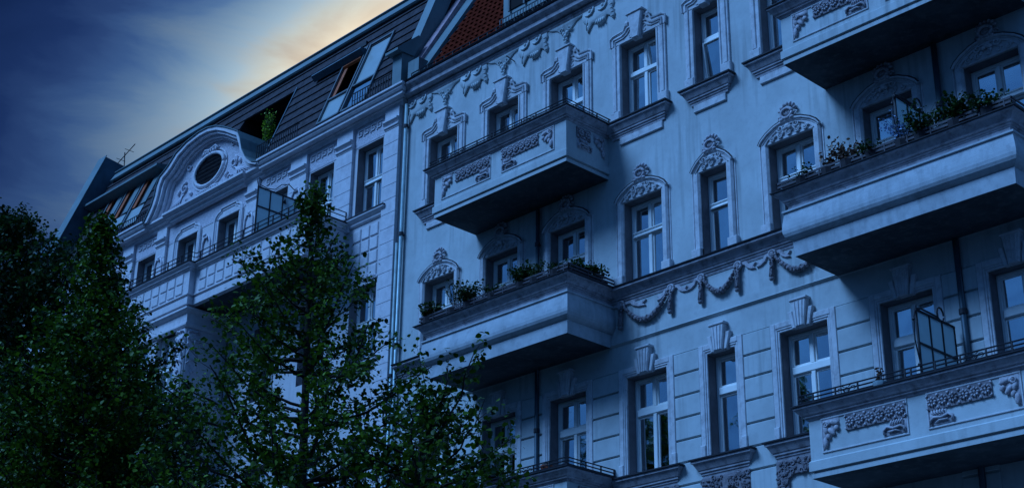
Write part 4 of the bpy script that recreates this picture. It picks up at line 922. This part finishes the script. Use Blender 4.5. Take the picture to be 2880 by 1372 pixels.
# wide glazed dormer strip at the far end
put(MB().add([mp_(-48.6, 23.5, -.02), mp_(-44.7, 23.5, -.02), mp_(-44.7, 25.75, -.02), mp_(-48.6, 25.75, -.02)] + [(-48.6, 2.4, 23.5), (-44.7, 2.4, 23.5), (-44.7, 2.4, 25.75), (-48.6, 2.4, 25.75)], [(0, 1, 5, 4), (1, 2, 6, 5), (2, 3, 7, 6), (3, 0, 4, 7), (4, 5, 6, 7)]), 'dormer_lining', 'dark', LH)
ad = put(MB().prismx([mp_(0, 25.70, .0)[1:], mp_(0, 25.68, .42)[1:], mp_(0, 25.76, .44)[1:], mp_(0, 26.0, .0)[1:]], -51.0 + .6, -44.5), 'roof_awning', 'zinc', LH)
for xa in (-48.3, -47.05, -45.8):
    put(MB().prismx([mp_(0, 23.5, .0)[1:], mp_(0, 23.5, .09)[1:], mp_(0, 25.7, .09)[1:], mp_(0, 25.7, .0)[1:]], xa, xa + .10), 'window_post', 'frameG', LH)
    put(MB().prismx([mp_(0, 24.4, .0)[1:], mp_(0, 24.4, .05)[1:], mp_(0, 25.7, .05)[1:], mp_(0, 25.7, .0)[1:]], xa + .12, xa + .30), 'wood_shutter', 'wood', LH)
    put(MB().prismx([mp_(0, 24.4, .0)[1:], mp_(0, 24.4, .06)[1:], mp_(0, 25.7, .06)[1:], mp_(0, 25.7, .0)[1:]], xa + .7, xa + 1.05), 'folded_shutter', 'zinc', LH)
    put(MB().prismx([mp_(0, 23.55, .02)[1:], mp_(0, 23.55, .03)[1:], mp_(0, 24.33, .03)[1:], mp_(0, 24.33, .02)[1:]], xa + .12, xa + .98), 'skylight_pane', 'glassB', LH)
put(fence_mesh(-37.0, -34.75, -.02, 23.02, 23.62, .12), 'snow_guard', 'iron', mroof); put(fence_mesh(-32.1, -29.95, -.02, 23.0, 23.6, .12), 'snow_guard', 'iron', mroof); put(fence_mesh(-46.2, -43.2, -.02, 23.0, 23.5, .14), 'snow_guard', 'iron', mroof)
for x in (-33.4, -41.7, -46.3): p = mp_(x, 26.35, .03); put(MB().box(x - .2, x + .2, p[1] - .06, p[1] + .02, 26.3, 26.45), 'roof_vent', 'iron', mroof)
# verges
verge(LH, -30.16, -29.74, MA, 1.3, 5.6, -.3, .20, 'zinc', 'verge_coping', (0, 22.8))
put(MB().box(-30.0, -29.6, -.22, .25, 22.85, 23.95), 'verge_post', 'zinc', LH)
put(MB().prismx([(-.42, 23.92), (-.42, 24.0), (.35, 24.72), (.5, 24.6), (.2, 23.95)], -30.12, -29.56), 'verge_cap', 'zinc', LH)
Pm = lambda s, n: (my * s - mz * n, 22.8 + mz * s + my * n)
put(MB().prismx([Pm(.2, -.1), Pm(.2, .42), Pm(1.4, .62), Pm(5.55, .62), (2.2, 28.1), (3.2, 27.3), (3.2, 26), (.3, 22.8)], -50.25, -49.72), 'verge_coping', 'zincD', LH)
put(MB().prismx([Pm(.2, .425), Pm(.2, .45), Pm(1.4, .65), Pm(5.6, .65), Pm(5.6, .625), Pm(1.4, .625)], -50.3, -49.66), 'coping_sheet', 'zinc', LH)
put(MB().box(-50.2, -49.75, -.5, .1, 22.3, 22.95), 'verge_foot', 'zinc', LH)

# neighbour beyond
NH = thing('apartment_house', 'far slate roofed house just visible past the lilac grey house at the left', 'house', (-60, 0, 0))
put(MB().box(-70, -50.35, 0.05, 12, 0, 22.3), 'wall', 'wallL', NH)
put(MB().prismx([(-.3, 22.3), (-.35, 22.6), (.3, 22.8), (1.4, 25.85), (1.3, 25.95), (8, 26.2), (8, 22.3)], -70, -50.32), 'roof', 'zincD', NH)

# antenna on the left verge
an = thing('roof_antenna', 'thin metal antenna sticking out behind the far left roof parapet', 'antenna', (-49.4, 2.0, 27.8))
put(MB().tube([(-49.4, 2.0, 27.6), (-49.35, 1.9, 28.5)], .02, 5), 'mast', 'iron', an)
put(MB().tube([(-49.9, 1.9, 28.15), (-48.6, 1.9, 28.6)], .018, 5).tube([(-49.6, 1.7, 28.26), (-49.6, 2.1, 28.26)], .012, 4).tube([(-49.0, 1.7, 28.46), (-49.0, 2.1, 28.46)], .012, 4), 'boom', 'iron', an)

# ================================================================== vegetation
def leaves_mesh(name, P, size, material, rs, tone, nrm=None):
    n = len(P); L_ = np.array([[0, 0, 0], [-.42, .35, .06], [-.32, .8, .0], [0, 1.08, -.1], [.32, .8, 0], [.42, .35, .06]])
    th = rs.uniform(0, 2 * np.pi, n); ph = rs.normal(0, .55, n) + .35; ro = rs.uniform(-.9, .9, n); sz = size * rs.uniform(.5, 1.35, n)
    cx, sx = np.cos(ph), np.sin(ph); cz, sz_ = np.cos(th), np.sin(th); cy, sy = np.cos(ro), np.sin(ro)
    V = np.zeros((n, 6, 3))
    x = L_[:, 0][None] * cy[:, None] + L_[:, 2][None] * sy[:, None]; z = -L_[:, 0][None] * sy[:, None] + L_[:, 2][None] * cy[:, None]; y = np.repeat(L_[:, 1][None], n, 0)
    y2 = y * cx[:, None] + z * sx[:, None]; z2 = -y * sx[:, None] + z * cx[:, None]
    x3 = x * cz[:, None] - y2 * sz_[:, None]; y3 = x * sz_[:, None] + y2 * cz[:, None]
    V[:, :, 0] = P[:, 0:1] + x3 * sz[:, None]; V[:, :, 1] = P[:, 1:2] + y3 * sz[:, None]; V[:, :, 2] = P[:, 2:3] + z2 * sz[:, None]
    me = bpy.data.meshes.new(name); me.vertices.add(n * 6); me.vertices.foreach_set('co', V.reshape(-1))
    base = (np.arange(n) * 6)[:, None]; F = np.concatenate([base + np.array([[0, 3, 2, 1]]), base + np.array([[0, 5, 4, 3]])], 1).reshape(-1)
    me.loops.add(n * 8); me.loops.foreach_set('vertex_index', F); me.polygons.add(n * 2); me.polygons.foreach_set('loop_start', np.arange(n * 2) * 4); me.polygons.foreach_set('loop_total', np.full(n * 2, 4))
    at = me.attributes.new('tone', 'FLOAT', 'POINT'); at.data.foreach_set('value', np.repeat(tone, 6))
    me.update(); me.validate(); me.materials.append(M[material]); return me
def tree(name, label, base, trunk, prof, nlat, seed, size=.105, mat_='leaf', extra=(), per=13, thin=1.0, clump=.095, group='street trees in front of the houses'):
    """trunk: points; prof: [(z, radius)]"""
    rs = np.random.RandomState(seed); t = thing(name, label, 'tree', base, group)
    zs = [p[0] for p in prof]; rr = [p[1] for p in prof]; TP = np.array([base] + list(trunk), float)
    def on(z): return np.array([np.interp(z, TP[:, 2], TP[:, k]) for k in range(3)])
    tb = MB(); tb.tube([tuple(p) for p in TP], .13, 9, .06); wb = MB(); pts = []; tone = []
    zmin, zmax = min(zs), max(zs)
    brs = []
    for i in range(nlat):
        z = zmin + (zmax - zmin) * ((i + .5) / nlat) ** .9; a = i * 2.39996 + rs.uniform(-.4, .4); l = np.interp(z, zs, rr) * rs.uniform(.72, 1.12)
        z0 = max(zmin - 1.2, z - l * rs.uniform(.35, .75)); s_ = on(z0); e_ = on(z) + np.array([math.cos(a) * l, math.sin(a) * l, 0]); brs.append((s_, e_, l))
    for (s_, e_) in extra: brs.append((np.array(s_, float), np.array(e_, float), np.linalg.norm(np.array(e_) - np.array(s_))))
    for s_, e_, l in brs:
        k = 6; P = [s_ + (e_ - s_) * (j / k) + np.array([0, 0, -.10 * l * math.sin(j / k * math.pi)]) + rs.normal(0, .035 * l * (j / k), 3) for j in range(k + 1)]
        wb.tube([tuple(p) for p in P], .014 + .012 * l, 4, .25)
        nt_ = max(3, int(l * 6.0)); btone = rs.uniform(-.15, .25)
        for j in range(nt_):
            f = .22 + .78 * (j + rs.rand()) / nt_; f = min(f, 1); q_ = P[int(f * k) if f < 1 else k]; p0 = q_ if f >= 1 else P[int(f * k)] + (P[int(f * k) + 1] - P[int(f * k)]) * (f * k - int(f * k))
            d = rs.normal(0, 1, 3); d[2] = abs(d[2]) * .6 - .25; d += (e_ - s_) / (l + .01) * .6; d /= np.linalg.norm(d); tl = rs.uniform(.25, .55) * min(1, .25 + l * .36)
            p1 = p0 + d * tl; wb.tube([tuple(p0), tuple((p0 + p1) / 2 + rs.normal(0, .03, 3)), tuple(p1)], .007, 3, .5)
            m_ = int(per * thin * rs.uniform(.6, 1.3)); u = rs.uniform(.15, 1.1, m_)[:, None]
            pts.append(p0 + (p1 - p0) * u + rs.normal(0, clump, (m_, 3))); tone.append(np.clip(.25 + btone + rs.normal(0, .22, m_) + .35 * (rs.rand(m_) < .08), 0, 1))
    P = np.concatenate(pts); T = np.concatenate(tone)
    put(tb, 'trunk', 'bark', t, True); w_ = put(wb, 'branches', 'bark', t); w_['kind'] = 'stuff'
    me = leaves_mesh('crown', P - np.array(base), size, mat_, rs, T); link('crown', me, t, base, kind='stuff')
    return t
tree('linden_tree', 'slender linden with a thin pointed top standing before the lilac balcony', (-22.0, -8, .13), [(-22.1, -8, 6), (-22.35, -8, 11), (-22.5, -8, 13.8), (-22.5, -8, 14.65)],
     [(6.0, 3.7), (8, 3.5), (9.5, 3.0), (10.8, 2.4), (12, 1.55), (13, .85), (13.7, .4), (14.2, .2), (14.55, .06)], 112, 3, .088, 'leaf', per=22, clump=.10,
     extra=[((-22.3, -8, 10.9), (-25.0, -8.4, 12.4)), ((-22.4, -8, 12.0), (-24.6, -8.3, 13.6)), ((-22.3, -8, 10.6), (-20.4, -8.6, 12.2)), ((-22.4, -8, 12), (-21.2, -8.4, 13.0))])
tree('linden_tree', 'low spreading linden with one branch reaching up before the big curved balcony', (-17.9, -9, .13), [(-17.9, -9, 4), (-17.8, -9, 7.5), (-17.7, -9, 8.9)],
     [(4.5, 2.0), (6.2, 1.9), (7.4, 1.7), (8.2, 1.4), (8.8, .9), (9.1, .3)], 72, 11, .088, 'leaf', per=20, thin=.9,
     extra=[((-17.7, -9, 8.0), (-16.35, -9.1, 9.35)), ((-17.6, -9, 8.3), (-16.8, -9.2, 9.25)), ((-17.4, -9, 7.6), (-16.2, -9.1, 8.5)), ((-17.8, -9, 8.4), (-17.5, -9.1, 9.3)), ((-17.8, -9, 7.5), (-19.4, -9.2, 8.9)), ((-17.4, -9, 6.9), (-16.3, -9, 7.9)), ((-17.4, -9, 6.5), (-16.4, -9, 7.3))])
tree('linden_tree', 'pointed linden rising between the dark round tree and the slender one', (-28.6, -9, .13), [(-28.6, -9, 8), (-28.8, -9, 13), (-29.15, -9, 15.0), (-29.2, -9, 15.8)],
     [(7.0, 2.8), (9.5, 2.4), (11.5, 1.9), (12.6, 1.5), (13.4, 1.05), (14.1, .7), (14.8, .45), (15.4, .3), (15.7, .1)], 190, 23, .09, 'leaf', per=26)
tree('dark_tree', 'tall dark round-topped tree filling the lower left corner', (-37.6, -8, .13), [(-37.5, -8, 9), (-37.2, -8, 15), (-36.9, -8, 18.4)],
     [(7.0, 4.9), (10, 5.2), (12.5, 5.1), (14.3, 4.5), (15.8, 3.7), (17.0, 2.7), (18.0, 1.7), (18.7, .8), (19.0, .25)], 360, 41, .10, 'leafD', per=28)
tree('dark_tree', 'bushy darker tree behind the pointed linden at lower left', (-32.0, -6.2, .13), [(-32, -6.2, 8), (-31.8, -6.2, 12.6)],
     [(7, 3.0), (9, 2.9), (10.6, 2.5), (12, 2.1), (13.1, 1.4), (13.7, .5)], 170, 57, .098, 'leafD', per=22)

# --- balcony plants
def plant(name, label, base, r_, h, n, seed, mat_='leafB', size=.06, group='plants on the curved balconies', pot='planter', potr=.14, spiky=False, cat='plant'):
    rs = np.random.RandomState(seed); t = thing(name, label, cat, base, group)
    put(MB().tube([(base[0], base[1], base[2]), (base[0], base[1], base[2] + .16)], potr, 9, 1.15), 'pot', pot, t)
    st = MB(); P = []; 
    for i in range(max(5, n // 14)):
        a = rs.uniform(0, 6.28); rad = r_ * math.sqrt(rs.rand()); hh = h * rs.uniform(.45, 1.0)
        top = np.array([base[0] + math.cos(a) * rad, base[1] + math.sin(a) * rad, base[2] + .15 + hh]); b0 = np.array([base[0], base[1], base[2] + .14])
        mid = (b0 + top) / 2 + np.array([0, 0, .05]); st.tube([tuple(b0), tuple(mid), tuple(top)], .006, 3, .5)
        u = rs.uniform(.3, 1.05, 14)[:, None]; P.append(b0 + (top - b0) * u + rs.normal(0, .012 if spiky else .05, (14, 3)))
    P = np.concatenate(P); put(st, 'stems', 'bark', t)
    me = leaves_mesh('foliage', P - np.array(base), size, mat_, rs, np.clip(rs.normal(.35, .25, len(P)), 0, 1)); link('foliage', me, t, base, kind='stuff')
yb_ = YF - .08
GL = 'plants on the left curved balcony'; GR = 'plants on the right curved balcony'
plant('balcony_plant', 'low dark trailing row plant between the reddish plants and the blue flowers', (-13.75, yb_, 14.43), .34, .22, 380, 27, 'leafD', .05, GR)
plant('balcony_plant', 'low mixed plant at the left end of the right curved balcony', (-15.35, yb_, 14.43), .34, .2, 300, 28, 'leafD', .05, GR)
plant('grassy_plant', 'spiky grassy plant at the far left end of the left curved balcony', (-26.45, yb_, 14.43), .36, .42, 420, 1, 'leafB', .075, GL, spiky=True)
plant('balcony_plant', 'tall thin feathery plant left of the dense green bush', (-25.55, yb_, 14.43), .22, .85, 220, 2, 'leafB', .04, GL, spiky=True)
plant('balcony_bush', 'dense bright green bush on the left curved balcony', (-25.0, yb_, 14.43), .36, .50, 900, 3, 'leafB', .06, GL)
plant('balcony_plant', 'low trailing plant between the bright green bush and the round dark bush', (-24.15, yb_, 14.43), .3, .28, 320, 4, 'leafD', .05, GL)
plant('balcony_bush', 'round dark bush near the middle of the left curved balcony', (-23.2, yb_, 14.43), .3, .52, 900, 5, 'leafD', .06, GL)
plant('balcony_plant', 'small bushy plant just right of the round dark bush', (-22.75, yb_, 14.43), .2, .4, 200, 6, 'leafB', .05, GL)
plant('balcony_plant', 'low plant beside the front corner of the left curved balcony', (-22.1, yb_, 14.43), .28, .26, 240, 7, 'leafD', .05, GL)
for i, yy in enumerate((-1.15, -.8, -.45)):
    plant('balcony_plant', ('dark leafy plant at the front of the short side railing', 'leafy plant in the middle of the short side railing', 'big leaved plant against the wall on the short side railing')[i], (-21.8, yy, 14.43), .24, .28 + .07 * i, 260, 10 + i, 'leafD', .07, GL, potr=.1)
plant('balcony_plant', 'small red brown spiky plant at the left of the right curved balcony', (-14.75, yb_, 14.43), .16, .42, 130, 21, 'leafR', .07, GR, spiky=True)
plant('balcony_plant', 'wide reddish plant with narrow leaves on the right curved balcony', (-14.3, yb_, 14.43), .32, .42, 420, 22, 'leafR', .06, GR)
plant('flowering_plant', 'pale blue flowering plant hanging over the rail beside the glass screen', (-13.1, yb_, 14.43), .36, .6, 360, 23, 'blue', .045, GR)
plant('balcony_bush', 'dark rose bush in front of the glass screen panes', (-12.7, yb_, 14.43), .5, .5, 620, 24, 'leafD', .06, GR)
plant('balcony_bush', 'round dark bush right of the glass screen', (-12.0, yb_, 14.43), .38, .45, 560, 25, 'leafD', .07, GR)
plant('balcony_plant', 'low dark plant at the right end of the right curved balcony', (-11.35, yb_, 14.43), .4, .3, 460, 26, 'leafD', .06, GR)
plant('potted_plant', 'teal pot with a few bare shoots on the lowest right balcony rail', (-14.05, YF - .05, 9.98), .09, .32, 50, 31, 'leafR', .05, None, 'panel', .12, True)
plant('potted_plant', 'small red flower pot behind the lowest left railing', (-22.55, -1.35, 10.06), .05, .08, 20, 32, 'leafD', .04, None, 'pot', .13)
plant('balcony_bush', 'fuzzy grey green plant at the left of the lowest left balcony', (-24.2, YF, 10.03), .36, .3, 500, 33, 'leafB', .05, None)
plant('terrace_shrub', 'bright green climbing shrub in the dark roof terrace opening', (-37.6, .75, 23.25), .17, 2.0, 1300, 40, 'leafY', .055, None)
plant('potted_plant', 'spiky dark plant at the foot of the mask pier', (-37.2, -1.5, 14.95), .2, .4, 160, 41, 'leafD', .09, None, spiky=True)
sp = thing('balcony_spotlight', 'small dark lamp hanging from the screen ironwork on the lilac balcony', 'lamp', (-34.6, -.45, 20.75))
put(MB().tube([(-34.6, -.45, 20.95), (-34.6, -.45, 20.82)], .02, 6), 'bracket', 'iron', sp); put(MB().tube([(-34.6, -.45, 20.84), (-34.6, -.47, 20.66)], .05, 9, 1.7), 'lamp_shade', 'iron', sp, True)
